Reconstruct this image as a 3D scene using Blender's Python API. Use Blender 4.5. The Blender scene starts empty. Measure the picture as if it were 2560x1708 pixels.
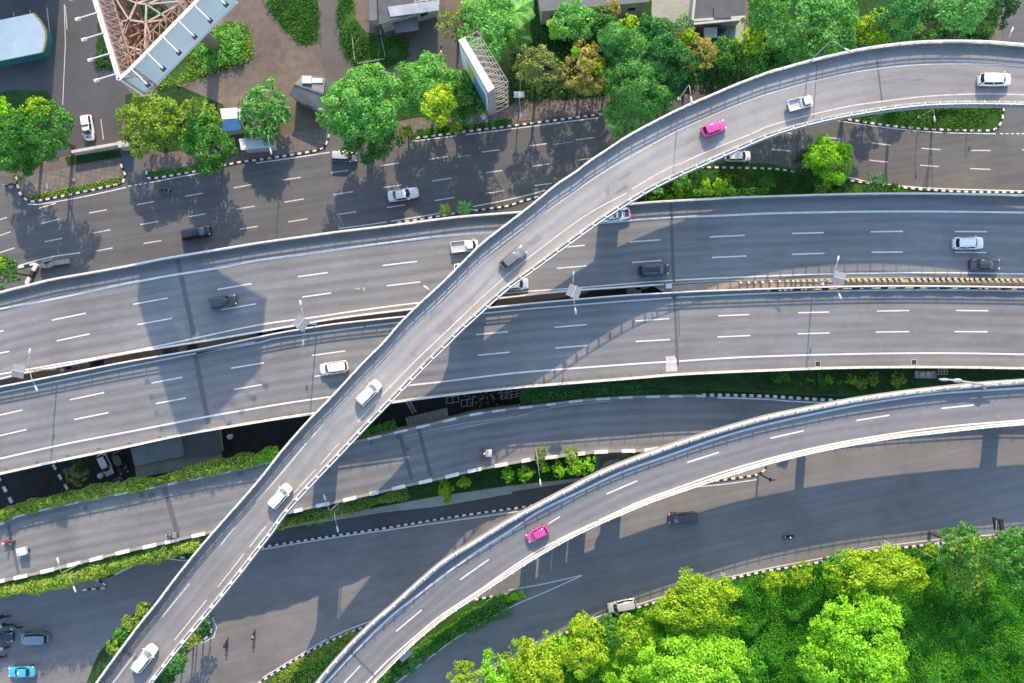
import bpy, bmesh, math, random
import numpy as np
from mathutils import Vector, Matrix
from mathutils.geometry import tessellate_polygon
random.seed(7); RNG = np.random.default_rng(7)
SC = bpy.context.scene
COL = SC.collection
# ---------------------------------------------------------------- measuring
S, CH, CX, CY = 15.8, 140.0, 1280.0, 854.0      # photo pixels per metre at ground, camera height, nadir
def at(p, z=0.0):
    k = (CH - z) / CH / S
    return Vector(((p[0]-CX)*k, (CY-p[1])*k, z))
def T(i, j, *pts):                                # survey sheet (i,j): readings in sheet units -> photo pixels
    return [(640*i + x/3.672, 427*j + y/3.672) for x, y in pts]
def T1(i, j, x, y): return (640*i + x/3.672, 427*j + y/3.672)
def lerp(a, b, t): return a + (b-a)*t
def clamp01(t): return max(0.0, min(1.0, t))
def zM(p):                                        # motorway carriageways
    return lerp(11.0, 6.0, clamp01((p[0]-900)/1660.0))
def z4(p): return lerp(6.2, 2.5, clamp01((p[0]-900)/1100.0))
def zF(p): return lerp(22.0, 19.6, clamp01((p[0]-300)/1300.0))
def zR(p): return lerp(7.5, 10.3, clamp01((p[0]-650)/750.0))
def g5(X):                                        # the lower streets sink towards the west
    return lerp(-4.6, 0.0, clamp01((X+36.0)/37.5)) + lerp(1.0, 0.0, clamp01((X+80.0)/40.0))
def z5(p):
    X = (p[0]-CX)/S; z = g5(X); return g5(X*(1-z/CH))
def z0(p): return 0.0
def spline(pts, n):
    P = np.array(pts, float)
    d = np.r_[0, np.cumsum(np.maximum(1e-6, np.linalg.norm(np.diff(P, axis=0), axis=1)))]
    Q = np.vstack([2*P[0]-P[1], P, 2*P[-1]-P[-2]])
    out = []
    for i in range(len(P)-1):
        a, b, c, e = Q[i], Q[i+1], Q[i+2], Q[i+3]
        for t in np.linspace(0, 1, 12, endpoint=False):
            out.append(0.5*((2*b)+(-a+c)*t+(2*a-5*b+4*c-e)*t*t+(-a+3*b-3*c+e)*t**3))
    out.append(P[-1]); O = np.array(out)
    d = np.r_[0, np.cumsum(np.linalg.norm(np.diff(O, axis=0), axis=1))]
    s = np.linspace(0, d[-1], n)
    O2 = np.c_[np.interp(s, d, O[:, 0]), np.interp(s, d, O[:, 1])]
    return [tuple(q) for q in O2]
SKY, SUN, SUNCOL, EXPO = .15, 2.4, (1, .75, .49), 1.3
# ---------------------------------------------------------------- materials
M = {}
def principled(name):
    m = bpy.data.materials.new(name); m.use_nodes = True
    nt = m.node_tree
    return m, nt, nt.nodes["Principled BSDF"]
def N(nt, t, **kw):
    n = nt.nodes.new(t)
    for k, v in kw.items(): setattr(n, k, v)
    return n
def noise(nt, vec, scale, detail=4, rough=.6):
    n = N(nt, 'ShaderNodeTexNoise'); n.inputs['Scale'].default_value = scale
    n.inputs['Detail'].default_value = detail; n.inputs['Roughness'].default_value = rough
    nt.links.new(vec, n.inputs['Vector']); return n.outputs['Fac']
def ramp(nt, fac, stops):
    r = N(nt, 'ShaderNodeValToRGB'); e = r.color_ramp.elements
    while len(e) < len(stops): e.new(0.5)
    for i, (p, c) in enumerate(stops):
        e[i].position = p; e[i].color = (*c, 1) if len(c) == 3 else c
    nt.links.new(fac, r.inputs['Fac']); return r.outputs['Color']
def mixc(nt, fac, a, b, mode='MIX'):
    n = N(nt, 'ShaderNodeMix', data_type='RGBA', blend_type=mode)
    for sock, v in ((n.inputs[0], fac), (n.inputs[6], a), (n.inputs[7], b)):
        if hasattr(v, 'links'): nt.links.new(v, sock)
        elif isinstance(v, (int, float)): sock.default_value = v
        else: sock.default_value = (*v, 1)
    return n.outputs[2]
def paintmat(name, col, under, cover):
    """road paint with tyre-worn gaps that let the asphalt show"""
    m, nt, b = principled(name); M[name] = m; b.inputs['Roughness'].default_value = .75
    g = N(nt, 'ShaderNodeNewGeometry').outputs['Position']
    c = ramp(nt, noise(nt, g, .9, 4, .6), [(.3, sc3(col, .82)), (.7, sc3(col, 1.06))])
    w_ = ramp(nt, noise(nt, g, 2.6, 5, .75), [(cover, (0, 0, 0)), (cover+.10, (1, 1, 1))])
    nt.links.new(mixc(nt, w_, c, under), b.inputs['Base Color']); return m
def sc3(c, k): return tuple(min(1, x*k) for x in c)
def mat(name, col, rough=.75, var=.15, scale=1.5, metal=0.0, spec=.3, big=0.0, bigscale=.12, coat=0):
    m, nt, b = principled(name); M[name] = m
    b.inputs['Roughness'].default_value = rough; b.inputs['Metallic'].default_value = metal
    b.inputs['Specular IOR Level'].default_value = spec
    if coat: b.inputs['Coat Weight'].default_value = coat; b.inputs['Coat Roughness'].default_value = .08
    if var or big:
        g = N(nt, 'ShaderNodeNewGeometry').outputs['Position']
        c = ramp(nt, noise(nt, g, scale), [(.25, sc3(col, 1-var)), (.75, sc3(col, 1+var))])
        if big:
            f = ramp(nt, noise(nt, g, bigscale, 5, .65), [(.3, (1-big,)*3), (.7, (1+big*.6,)*3)])
            c = mixc(nt, 1.0, c, f, 'MULTIPLY')
        nt.links.new(c, b.inputs['Base Color'])
    else: b.inputs['Base Color'].default_value = (*col, 1)
    return m
def asphalt(name, col, warm=(1, 1, 1), streak=.12, blotch=.18, uv=False, along=None, rough=.85, stain=0.0, zones=False):
    m, nt, b = principled(name); M[name] = m
    b.inputs['Roughness'].default_value = rough; b.inputs['Specular IOR Level'].default_value = .25
    g = N(nt, 'ShaderNodeNewGeometry').outputs['Position']
    base = ramp(nt, noise(nt, g, 5.5, 3, .7), [(.2, sc3(col, .86)), (.8, sc3(col, 1.14))])
    big = ramp(nt, noise(nt, g, .10, 6, .62), [(.28, (1-blotch,)*3), (.5, (1,)*3), (.75, tuple(1+blotch*.7*w for w in warm))])
    c = mixc(nt, 1, base, big, 'MULTIPLY')
    med = ramp(nt, noise(nt, g, .7, 4, .6), [(.3, (.95,)*3), (.7, (1.05,)*3)])
    c = mixc(nt, 1, c, med, 'MULTIPLY')
    if along is not None:     # tyre polish and drips drawn out along the traffic direction
        mp = N(nt, 'ShaderNodeMapping'); mp.inputs['Rotation'].default_value = (0, 0, math.radians(-along)); nt.links.new(g, mp.inputs[0])
        mq = N(nt, 'ShaderNodeMapping'); mq.inputs['Scale'].default_value = (.03, 1.0, 1); nt.links.new(mp.outputs[0], mq.inputs[0])
        c = mixc(nt, 1, c, ramp(nt, noise(nt, mq.outputs[0], 1.0, 5, .7), [(.3, (1-streak,)*3), (.7, (1+streak*.7,)*3)]), 'MULTIPLY')
    if uv:
        u = N(nt, 'ShaderNodeUVMap').outputs[0]
        sp_ = N(nt, 'ShaderNodeSeparateXYZ'); nt.links.new(u, sp_.inputs[0])
        wb = N(nt, 'ShaderNodeMath', operation='MULTIPLY_ADD'); nt.links.new(noise(nt, u, .05, 3), wb.inputs[0]); wb.inputs[1].default_value = 1.4; nt.links.new(sp_.outputs[0], wb.inputs[2])
        sn = N(nt, 'ShaderNodeMath', operation='MULTIPLY'); nt.links.new(wb.outputs[0], sn.inputs[0]); sn.inputs[1].default_value = 2*math.pi/1.62
        s2_ = N(nt, 'ShaderNodeMath', operation='SINE'); nt.links.new(sn.outputs[0], s2_.inputs[0])
        m3 = N(nt, 'ShaderNodeMapRange'); m3.inputs[1].default_value = -1; nt.links.new(s2_.outputs[0], m3.inputs[0])
        c = mixc(nt, 1, c, ramp(nt, m3.outputs[0], [(0, (1-streak*.45,)*3), (1, (1+streak*.3,)*3)]), 'MULTIPLY')
        mp = N(nt, 'ShaderNodeMapping'); mp.inputs['Scale'].default_value = (1.0, .035, 1); nt.links.new(u, mp.inputs[0])
        st = ramp(nt, noise(nt, mp.outputs[0], 1.1, 5, .7), [(.3, (1-streak,)*3), (.7, (1+streak*.7,)*3)])
        c = mixc(nt, 1, c, st, 'MULTIPLY')
        mp2 = N(nt, 'ShaderNodeMapping'); mp2.inputs['Scale'].default_value = (.5, .06, 1); mp2.inputs['Location'].default_value = (7, 3, 0); nt.links.new(u, mp2.inputs[0])
        if zones:             # old concrete overlay in the middle of the bridge, darker asphalt towards both ends
            sx = N(nt, 'ShaderNodeSeparateXYZ'); nt.links.new(u, sx.inputs[0])
            wob = N(nt, 'ShaderNodeMath', operation='MULTIPLY_ADD'); nt.links.new(noise(nt, u, .12, 3), wob.inputs[0]); wob.inputs[1].default_value = 30; nt.links.new(sx.outputs[1], wob.inputs[2])
            dv = N(nt, 'ShaderNodeMath', operation='DIVIDE'); nt.links.new(wob.outputs[0], dv.inputs[0]); dv.inputs[1].default_value = 250
            c = mixc(nt, 1, c, ramp(nt, dv.outputs[0], [(.0, (.84, .82, .84)), (.2, (1.0, .98, .98)), (.33, (1.42, 1.40, 1.37)), (.55, (1.48, 1.45, 1.41)), (.68, (1.2, 1.18, 1.17)), (1, (.98, .96, .97))]), 'MULTIPLY')
        if stain:
            s2 = ramp(nt, noise(nt, mp2.outputs[0], 1.6, 6, .75), [(.55, (1, 1, 1)), (.66, (1-stain,)*3)])
            c = mixc(nt, 1, c, s2, 'MULTIPLY')
    nt.links.new(c, b.inputs['Base Color'])
    bp = N(nt, 'ShaderNodeBump'); bp.inputs['Strength'].default_value = .25; bp.inputs['Distance'].default_value = .02
    nt.links.new(noise(nt, g, 18, 2), bp.inputs['Height']); nt.links.new(bp.outputs[0], b.inputs['Normal'])
    return m
def leafmat(name, cols, tl=.28, patch=.5):
    """cols: list of colours, spread leaf by leaf and in soft patches"""
    m, nt, b = principled(name); M[name] = m
    b.inputs['Roughness'].default_value = .55; b.inputs['Specular IOR Level'].default_value = .25
    gn = N(nt, 'ShaderNodeNewGeometry')
    r = gn.outputs['Random Per Island']
    oi = N(nt, 'ShaderNodeObjectInfo').outputs['Random']
    nz = noise(nt, gn.outputs['Position'], patch, 2, .5)
    ad = N(nt, 'ShaderNodeMath', operation='MULTIPLY_ADD'); nt.links.new(r, ad.inputs[0]); ad.inputs[1].default_value = .42
    mr = N(nt, 'ShaderNodeMapRange'); mr.inputs[1].default_value = .3; mr.inputs[2].default_value = .7; mr.inputs[4].default_value = .45
    nt.links.new(nz, mr.inputs[0]); nt.links.new(mr.outputs[0], ad.inputs[2])
    a2 = N(nt, 'ShaderNodeMath', operation='MULTIPLY_ADD'); nt.links.new(oi, a2.inputs[0]); a2.inputs[1].default_value = .14; nt.links.new(ad.outputs[0], a2.inputs[2])
    k = len(cols)
    c = ramp(nt, a2.outputs[0], [(i/(k-1), cc) for i, cc in enumerate(cols)])
    nt.links.new(c, b.inputs['Base Color'])
    tr = N(nt, 'ShaderNodeBsdfTranslucent'); nt.links.new(mixc(nt, 1, c, (1.25, 1.3, .7), 'MULTIPLY'), tr.inputs['Color'])
    mx = N(nt, 'ShaderNodeMixShader'); mx.inputs[0].default_value = tl
    nt.links.new(b.outputs[0], mx.inputs[1]); nt.links.new(tr.outputs[0], mx.inputs[2])
    nt.links.new(mx.outputs[0], nt.nodes['Material Output'].inputs['Surface'])
    return m
def brickmat(name, c1, c2, mortar, scale, w=.5, h=.5, rot=0, msize=.03):
    m, nt, b = principled(name); M[name] = m
    b.inputs['Roughness'].default_value = .85
    g = N(nt, 'ShaderNodeNewGeometry').outputs['Position']
    mp = N(nt, 'ShaderNodeMapping'); mp.inputs['Rotation'].default_value = (0, 0, rot); nt.links.new(g, mp.inputs[0])
    t = N(nt, 'ShaderNodeTexBrick'); nt.links.new(mp.outputs[0], t.inputs['Vector'])
    t.inputs['Color1'].default_value = (*c1, 1); t.inputs['Color2'].default_value = (*c2, 1); t.inputs['Mortar'].default_value = (*mortar, 1)
    t.inputs['Scale'].default_value = scale; t.inputs['Mortar Size'].default_value = msize
    t.inputs['Brick Width'].default_value = w; t.inputs['Row Height'].default_value = h; t.offset = 0
    f = ramp(nt, noise(nt, g, .6, 5), [(.3, (.7,)*3), (.7, (1.15,)*3)])
    nt.links.new(mixc(nt, 1, t.outputs['Color'], f, 'MULTIPLY'), b.inputs['Base Color']); return m
# ---------------------------------------------------------------- meshes
class MB:
    def __init__(s): s.v = []; s.f = []; s.m = []; s.uv = None
    def add(s, vs, fs, mi=0):
        o = len(s.v); s.v += [tuple(x) for x in vs]; s.f += [tuple(o+i for i in f) for f in fs]; s.m += [mi]*len(fs)
    def box(s, c, size, rz=0.0, mi=0, R=None):
        hx, hy, hz = size[0]/2, size[1]/2, size[2]/2
        R = R or Matrix.Rotation(rz, 3, 'Z'); c = Vector(c)
        vs = [c + R @ Vector((x*hx, y*hy, z*hz)) for x in (-1, 1) for y in (-1, 1) for z in (-1, 1)]
        s.add(vs, [(0, 1, 3, 2), (4, 6, 7, 5), (0, 4, 5, 1), (2, 3, 7, 6), (0, 2, 6, 4), (1, 5, 7, 3)], mi)
    def beam(s, a, b, w, h=None, mi=0):
        a, b = Vector(a), Vector(b); d = b-a; L = d.length
        if L < 1e-6: return
        R = d.to_track_quat('X', 'Z').to_matrix(); s.box((a+b)/2, (L, w, h or w), mi=mi, R=R)
    def tube(s, pts, r, n=6, mi=0, cap=True):
        P = [Vector(p) for p in pts]; k = len(P); rs = r if isinstance(r, (list, tuple)) else [r]*k
        o = len(s.v)
        for i, p in enumerate(P):
            d = (P[min(i+1, k-1)]-P[max(i-1, 0)]).normalized()
            q = d.to_track_quat('Z', 'Y').to_matrix()
            for a in range(n):
                t = 2*math.pi*a/n; s.v.append(tuple(p + q @ Vector((math.cos(t)*rs[i], math.sin(t)*rs[i], 0))))
        for i in range(k-1):
            for a in range(n):
                b = (a+1) % n; s.f.append((o+i*n+a, o+i*n+b, o+(i+1)*n+b, o+(i+1)*n+a)); s.m.append(mi)
        if cap:
            s.f.append(tuple(o+a for a in range(n))[::-1]); s.m.append(mi)
            s.f.append(tuple(o+(k-1)*n+a for a in range(n))); s.m.append(mi)
    def ball(s, c, r, n=8, k=5, mi=0):
        c = Vector(c); r = Vector(r) if hasattr(r, '__len__') else Vector((r, r, r)); vs = []; fs = []
        for i in range(k+1):
            ph = math.pi*i/k
            for a in range(n):
                t = 2*math.pi*a/n
                vs.append(c + Vector((r.x*math.sin(ph)*math.cos(t), r.y*math.sin(ph)*math.sin(t), r.z*math.cos(ph))))
        for i in range(k):
            for a in range(n):
                b = (a+1) % n; fs.append((i*n+a, (i+1)*n+a, (i+1)*n+b, i*n+b))
        s.add(vs, fs, mi)
    def prism(s, pts, z0_, z1_, mi=0, top=None):
        k = len(pts); o = len(s.v)
        s.v += [(p[0], p[1], z0_) for p in pts] + [(p[0], p[1], z1_) for p in pts]
        for i in range(k):
            j = (i+1) % k; s.f.append((o+i, o+j, o+k+j, o+k+i)); s.m.append(mi)
        for t in tessellate_polygon([[Vector((p[0], p[1], 0)) for p in pts]]):
            a, b, c = [Vector((*pts[q], 0)) for q in t]
            if (b-a).cross(c-a).z < 0: t = t[::-1]
            s.f.append(tuple(o+k+q for q in t)); s.m.append(mi if top is None else top)
    def sheet(s, pts3, mi=0):
        o = len(s.v); s.v += [tuple(p) for p in pts3]
        for t in tessellate_polygon([[Vector((p[0], p[1], 0)) for p in pts3]]):
            a, b, c = [Vector((pts3[q][0], pts3[q][1], 0)) for q in t]
            if (b-a).cross(c-a).z < 0: t = t[::-1]
            s.f.append(tuple(o+q for q in t)); s.m.append(mi)
    def build(s, name, mats, parent=None, smooth=False, loc=None):
        used = sorted({i for f in s.f for i in f}); mp_ = {q: k for k, q in enumerate(used)}
        me = bpy.data.meshes.new(name); me.from_pydata([s.v[i] for i in used], [], [tuple(mp_[i] for i in f) for f in s.f])
        mats = mats if isinstance(mats, (list, tuple)) else [mats]
        for x in mats: me.materials.append(M[x] if isinstance(x, str) else x)
        if len(mats) > 1: me.polygons.foreach_set('material_index', s.m)
        if smooth: me.polygons.foreach_set('use_smooth', [True]*len(me.polygons))
        me.update()
        return link(name, me, parent)
def link(name, data, parent=None):
    o = bpy.data.objects.new(name, data); COL.objects.link(o)
    if parent: o.parent = parent
    return o
def tag(o, label=None, cat=None, group=None, kind=None):
    if label: o['label'] = label
    if cat: o['category'] = cat
    if group: o['group'] = group
    if kind: o['kind'] = kind
    return o
def empty(name, loc, label, cat, group=None, rz=0.0):
    o = link(name, None); o.location = loc; o.rotation_euler = (0, 0, rz); o.empty_display_size = .5
    return tag(o, label, cat, group)
def struct(o, label=None):
    o['kind'] = 'structure'
    if label: o['label'] = label
    return o
def recenter(o):
    """put the origin of a one-mesh thing at its base"""
    me = o.data; n = len(me.vertices); a = np.empty(n*3); me.vertices.foreach_get('co', a); a = a.reshape(-1, 3)
    c = np.array([a[:, 0].mean(), a[:, 1].mean(), a[:, 2].min()]); a -= c
    me.vertices.foreach_set('co', a.ravel()); me.update(); o.location = c
    return o
def quadmesh(name, V, material):
    """V: (n,4,3) array of separate quads"""
    n = len(V); me = bpy.data.meshes.new(name)
    me.vertices.add(n*4); me.vertices.foreach_set('co', np.ascontiguousarray(V, dtype=np.float32).ravel())
    me.loops.add(n*4); me.loops.foreach_set('vertex_index', np.arange(n*4, dtype=np.int32))
    me.polygons.add(n); me.polygons.foreach_set('loop_start', np.arange(0, n*4, 4, dtype=np.int32))
    me.polygons.foreach_set('loop_total', np.full(n, 4, dtype=np.int32))
    me.materials.append(M[material]); me.update(calc_edges=True); return me
def leaves(P, D, size, asp=.55, jitter=.7, axis=None):
    """leaf quads at P facing D"""
    n = len(P); D = D + RNG.normal(0, jitter, (n, 3)); D /= np.linalg.norm(D, axis=1)[:, None]
    r = RNG.normal(0, 1, (n, 3)) if axis is None else axis + RNG.normal(0, .45, (n, 3))
    t = r - (r*D).sum(1)[:, None]*D; t /= np.maximum(1e-6, np.linalg.norm(t, axis=1))[:, None]
    b = np.cross(D, t); a = size*RNG.uniform(.65, 1.35, n)[:, None]; w = a*asp
    bend = D*a*.22
    return np.stack([P-t*a-bend, P-b*w, P+t*a-bend, P+b*w], 1)
# ---------------------------------------------------------------- light, sky, camera
EL, AZ = math.radians(33), math.radians(4.5)
w = bpy.data.worlds.new("World"); SC.world = w; w.use_nodes = True
nt = w.node_tree; bg = nt.nodes['Background']
sky = nt.nodes.new('ShaderNodeTexSky'); sky.sky_type = 'NISHITA'; sky.sun_disc = False
sky.sun_elevation = EL; sky.sun_rotation = AZ; sky.air_density = 1.3; sky.dust_density = 1.0; sky.ozone_density = 2.0
nt.links.new(sky.outputs[0], bg.inputs[0]); bg.inputs[1].default_value = SKY
sd = bpy.data.lights.new('sun', 'SUN'); sd.energy = SUN; sd.angle = math.radians(.53); sd.color = SUNCOL
so = link('sun', sd); so.location = (0, 0, 90)
to_sun = Vector((math.sin(AZ)*math.cos(EL), math.cos(AZ)*math.cos(EL), math.sin(EL)))
so.rotation_euler = (-to_sun).to_track_quat('-Z', 'Y').to_euler()
cd = bpy.data.cameras.new('camera'); co = link('camera', cd); co.location = (0, 0, CH)
cd.sensor_width = 36; cd.lens = 18/((2560/S/2)/CH); cd.clip_end = 2000; cd.clip_start = 1
SC.camera = co
SC.view_settings.view_transform = 'Standard'; SC.view_settings.look = 'None'; SC.view_settings.gamma = 1
SC.view_settings.exposure = EXPO
SC.cycles.max_bounces = 6; SC.cycles.diffuse_bounces = 3; SC.cycles.transparent_max_bounces = 4
# ---------------------------------------------------------------- material palette
asphalt('flyover_asphalt', (.208, .212, .212), zones=True, uv=True, streak=.13, blotch=.16, stain=.22)
asphalt('motorway_asphalt', (.195, .199, .203), uv=True, streak=.2, blotch=.16, stain=.14)
asphalt('ramp_asphalt', (.19, .195, .205), uv=True, streak=.17, blotch=.14, stain=.1)
asphalt('side_asphalt', (.195, .20, .20), uv=True, streak=.2, blotch=.22, stain=.16)
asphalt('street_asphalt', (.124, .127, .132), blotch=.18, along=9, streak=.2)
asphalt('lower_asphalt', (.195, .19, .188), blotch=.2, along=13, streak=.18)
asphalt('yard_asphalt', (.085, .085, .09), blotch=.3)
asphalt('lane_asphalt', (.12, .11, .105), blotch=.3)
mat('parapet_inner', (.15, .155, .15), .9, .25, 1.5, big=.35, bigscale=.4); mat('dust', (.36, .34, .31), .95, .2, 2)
asphalt('joint', (.115, .12, .13), blotch=.1); asphalt('patch_dark', (.24, .24, .245), blotch=.3)
mat('concrete', (.50, .49, .46), .85, .10, 1.2, big=.18, bigscale=.3)
mat('parapet_white', (.45, .44, .42), .8, .22, 3.2, big=.42, bigscale=.9)
mat('girder', (.34, .33, .31), .9, .12, .8, big=.25)
mat('rail_white', (.70, .71, .71), .5, .08, 3)
paintmat('paint_white', (.70, .69, .66), (.26, .26, .26), .63)
paintmat('paint_worn', (.60, .58, .54), (.19, .19, .19), .56)
mat('kerb_white', (.72, .70, .66), .8, .2, 4, big=.3, bigscale=.5); mat('kerb_black', (.035, .035, .04), .7, .2, 3)
mat('paint_yellow', (.56, .47, .24), .7, .22, 3); mat('earth', (.20, .155, .12), .95, .25, .8, big=.3)
mat('gravel_soil', (.30, .255, .21), .95, .22, 2.0, big=.2, bigscale=.4)
mat('dirt', (.165, .135, .112), .95, .22, .9, big=.35, bigscale=.09)
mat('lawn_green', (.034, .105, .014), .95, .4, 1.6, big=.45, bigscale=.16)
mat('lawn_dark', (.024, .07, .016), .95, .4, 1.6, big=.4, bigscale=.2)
mat('park_green', (.028, .115, .010), .95, .45, .7, big=.5, bigscale=.12)
mat('path_concrete', (.33, .35, .30), .9, .12, 1.5, big=.25, bigscale=.2)
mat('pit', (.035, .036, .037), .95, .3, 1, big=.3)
brickmat('tiles', (.20, .17, .15), (.165, .145, .135), (.115, .10, .095), 1.3, 1.0, 1.0, math.radians(9), .05)
# ---------------------------------------------------------------- flat ground
NF = [0]
def flat(name, pts, level, material, z=0.0, kind='structure', label=None, low=False):
    if name == 'lawn' and not low and min(p[1] for p in pts) < 150 and material != 'lawn_kerb':
        n_ = len(pts); Q = []
        for i in range(n_):
            p0, p1, p2, p3 = [np.array(pts[(i+k) % n_]) for k in (-1, 0, 1, 2)]; m_ = max(2, int(np.linalg.norm(p2-p1)/9))
            for t in np.linspace(0, 1, m_, endpoint=False):
                q = .5*((2*p1)+(-p0+p2)*t*.7+(2*p0-5*p1+4*p2-p3)*t*t*.5+(-p0+3*p1-3*p2+p3)*t**3*.5) if False else p1+(p2-p1)*t
                Q.append(q)
        Q = np.array(Q)
        for _ in range(6): Q = (np.roll(Q, 1, 0)+2*Q+np.roll(Q, -1, 0))/4
        Q += RNG.normal(0, 2.6, Q.shape); pts = [tuple(q) for q in Q]
    NF[0] += 1; dz = .006*level + .0003*NF[0]; b = MB()
    b.sheet([at(p, z5(p) if low else z + dz) for p in pts]); o = b.build(name, material)
    if low:
        bm = bmesh.new(); bm.from_mesh(o.data)
        for x in np.arange(-82, 4, 2.5):
            bmesh.ops.bisect_plane(bm, geom=bm.verts[:]+bm.edges[:]+bm.faces[:], plane_co=(x, 0, 0), plane_no=(1, 0, 0))
        for v in bm.verts: v.co.z = g5(v.co.x) + dz
        bm.to_mesh(o.data); bm.free()
    o['kind'] = kind
    if label: o['label'] = label
    return o
def line_mb(b, pts, zf, width, dz=.008, n=None, mi=0, smooth=True, meas=0.0):
    """painted line following photo pixels; meas is the height at which the pixels were read"""
    if smooth and len(pts) > 2:
        L = sum(math.dist(pts[i], pts[i+1]) for i in range(len(pts)-1)); pts = spline(pts, n or max(6, int(L/25)))
    P = [at(p, zf(p)+dz) for p in pts]; o = len(b.v)
    for i, p in enumerate(P):
        d = P[min(i+1, len(P)-1)]-P[max(i-1, 0)]; d.z = 0; d.normalize(); u = Vector((-d.y, d.x, 0))*width/2
        b.v += [tuple(p-u), tuple(p+u)]
    for i in range(len(P)-1):
        b.f.append((o+2*i, o+2*i+2, o+2*i+3, o+2*i+1)); b.m.append(mi)
def dashes(name, segs, zf, width, parent, material='paint_white', dz=.009):
    for a, c in segs:
        b = MB(); line_mb(b, [a, c], zf, width, dz); b.build(name, material, parent)
def lines(name, polys, zf, width, parent, material='paint_white', dz=.008):
    for p in polys:
        b = MB(); line_mb(b, p, zf, width, dz); b.build(name, material, parent)
def D(i, j, *q): return [tuple(T(i, j, (a, b), (c, d))) for a, b, c, d in q]
def kerb(name, pts, zf=z0, w=.29, h=.16, seg=.6, mats=('kerb_white', 'kerb_black'), parent=None, smooth=True, label=None):
    if smooth and len(pts) > 2:
        L = sum(math.dist(pts[i], pts[i+1]) for i in range(len(pts)-1)); pts = spline(pts, max(8, int(L/12)))
    P = [at(p, zf(p)) for p in pts]; b = MB()
    d = [0.0]
    for i in range(len(P)-1): d.append(d[-1]+(P[i+1]-P[i]).length)
    k = max(1, int(d[-1]/seg)); X = np.array([tuple(p) for p in P])
    s = np.linspace(0, d[-1], k+1); Q = np.c_[np.interp(s, d, X[:, 0]), np.interp(s, d, X[:, 1]), np.interp(s, d, X[:, 2])]
    for i in range(k):
        a, c = Vector(Q[i]), Vector(Q[i+1]); e = (c-a); L = e.length; hh = h*(1 if i % 2 == 0 else .96); ww = w*(1 if i % 2 == 0 else .9)
        b.box((a+c)/2+Vector((0, 0, hh/2-.02)), (L*.995, ww, hh+.04), math.atan2(e.y, e.x), i % 2)
    o = b.build(name, mats, parent)
    if not parent: struct(o, label)
    return o
gb = MB(); gb.sheet([Vector((x, y, -7.0)) for x, y in ((-700, -700), (700, -700), (700, 700), (-700, 700))])
struct(gb.build('ground', 'dirt'))
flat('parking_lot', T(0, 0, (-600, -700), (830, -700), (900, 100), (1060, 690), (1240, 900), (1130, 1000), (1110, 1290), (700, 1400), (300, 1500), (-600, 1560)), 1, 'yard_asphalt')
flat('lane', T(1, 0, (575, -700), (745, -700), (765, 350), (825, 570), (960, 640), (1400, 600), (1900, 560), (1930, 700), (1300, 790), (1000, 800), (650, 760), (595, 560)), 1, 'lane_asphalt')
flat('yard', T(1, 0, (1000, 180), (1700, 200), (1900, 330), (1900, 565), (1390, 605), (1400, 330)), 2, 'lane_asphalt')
flat('driveway', T(2, 0, (1250, -500), (1660, -500), (1660, 230), (1290, 260)), 1, 'path_concrete')
flat('driveway', T(2, 0, (1700, 180), (2130, 150), (2120, 420), (1760, 420)), 1, 'path_concrete')
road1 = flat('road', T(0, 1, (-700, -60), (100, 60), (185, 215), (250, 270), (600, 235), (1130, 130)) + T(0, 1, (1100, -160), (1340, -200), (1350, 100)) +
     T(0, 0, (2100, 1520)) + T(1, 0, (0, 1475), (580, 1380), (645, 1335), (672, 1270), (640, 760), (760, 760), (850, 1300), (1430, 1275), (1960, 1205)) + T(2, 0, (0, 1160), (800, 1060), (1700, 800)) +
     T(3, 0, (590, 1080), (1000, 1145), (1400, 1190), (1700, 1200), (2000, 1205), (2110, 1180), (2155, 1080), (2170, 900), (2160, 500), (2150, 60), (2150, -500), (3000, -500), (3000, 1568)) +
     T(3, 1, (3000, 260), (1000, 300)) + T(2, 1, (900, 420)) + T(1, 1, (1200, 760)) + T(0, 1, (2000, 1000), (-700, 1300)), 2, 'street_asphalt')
road5 = flat('road', [(-200, 1380), (300, 1300), (900, 1180), (1500, 1040), (1900, 960), (2800, 850), (2800, 1300), (2560, 1330), (1900, 1460), (1500, 1560), (1100, 1800), (-200, 1800)], 1, 'lower_asphalt', low=True)
flat('pavement', T(0, 1, (165, 60), (830, -70), (1100, -110), (1115, 60), (700, 150), (240, 235)), 3, 'tiles')
flat('pavement', T(0, 0, (1390, 1440), (1700, 1400), (2350, 1330)) + T(1, 0, (0, 1330), (380, 1200), (640, 1160), (668, 1210), (640, 1320), (560, 1365), (0, 1455)) + T(0, 0, (2100, 1500), (1400, 1580)), 3, 'tiles')
flat('pavement', T(1, 0, (1300, 1130), (1900, 1060), (2350, 990)) + T(2, 0, (0, 970), (760, 900), (1300, 800), (1800, 780), (1500, 950), (800, 1020), (0, 1125)) + T(1, 0, (1950, 1175), (1460, 1230)), 3, 'tiles')
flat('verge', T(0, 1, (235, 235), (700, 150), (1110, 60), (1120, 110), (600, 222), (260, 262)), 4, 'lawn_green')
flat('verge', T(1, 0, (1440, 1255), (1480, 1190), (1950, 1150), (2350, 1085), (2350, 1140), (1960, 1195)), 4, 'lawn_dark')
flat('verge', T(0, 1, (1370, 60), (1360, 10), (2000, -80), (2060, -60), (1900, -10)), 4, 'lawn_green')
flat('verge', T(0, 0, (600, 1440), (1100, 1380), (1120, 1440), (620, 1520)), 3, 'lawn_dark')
flat('lawn', T(1, 0, (60, -500), (560, -500), (575, 380), (430, 420), (250, 260), (110, 60)), 2, 'lawn_green')
flat('lawn', T(1, 0, (735, -500), (880, -500), (900, 140), (1000, 320), (1140, 330), (1400, 330), (1395, 560), (1200, 620), (960, 625), (825, 560), (760, 350)), 3, 'lawn_green')
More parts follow.
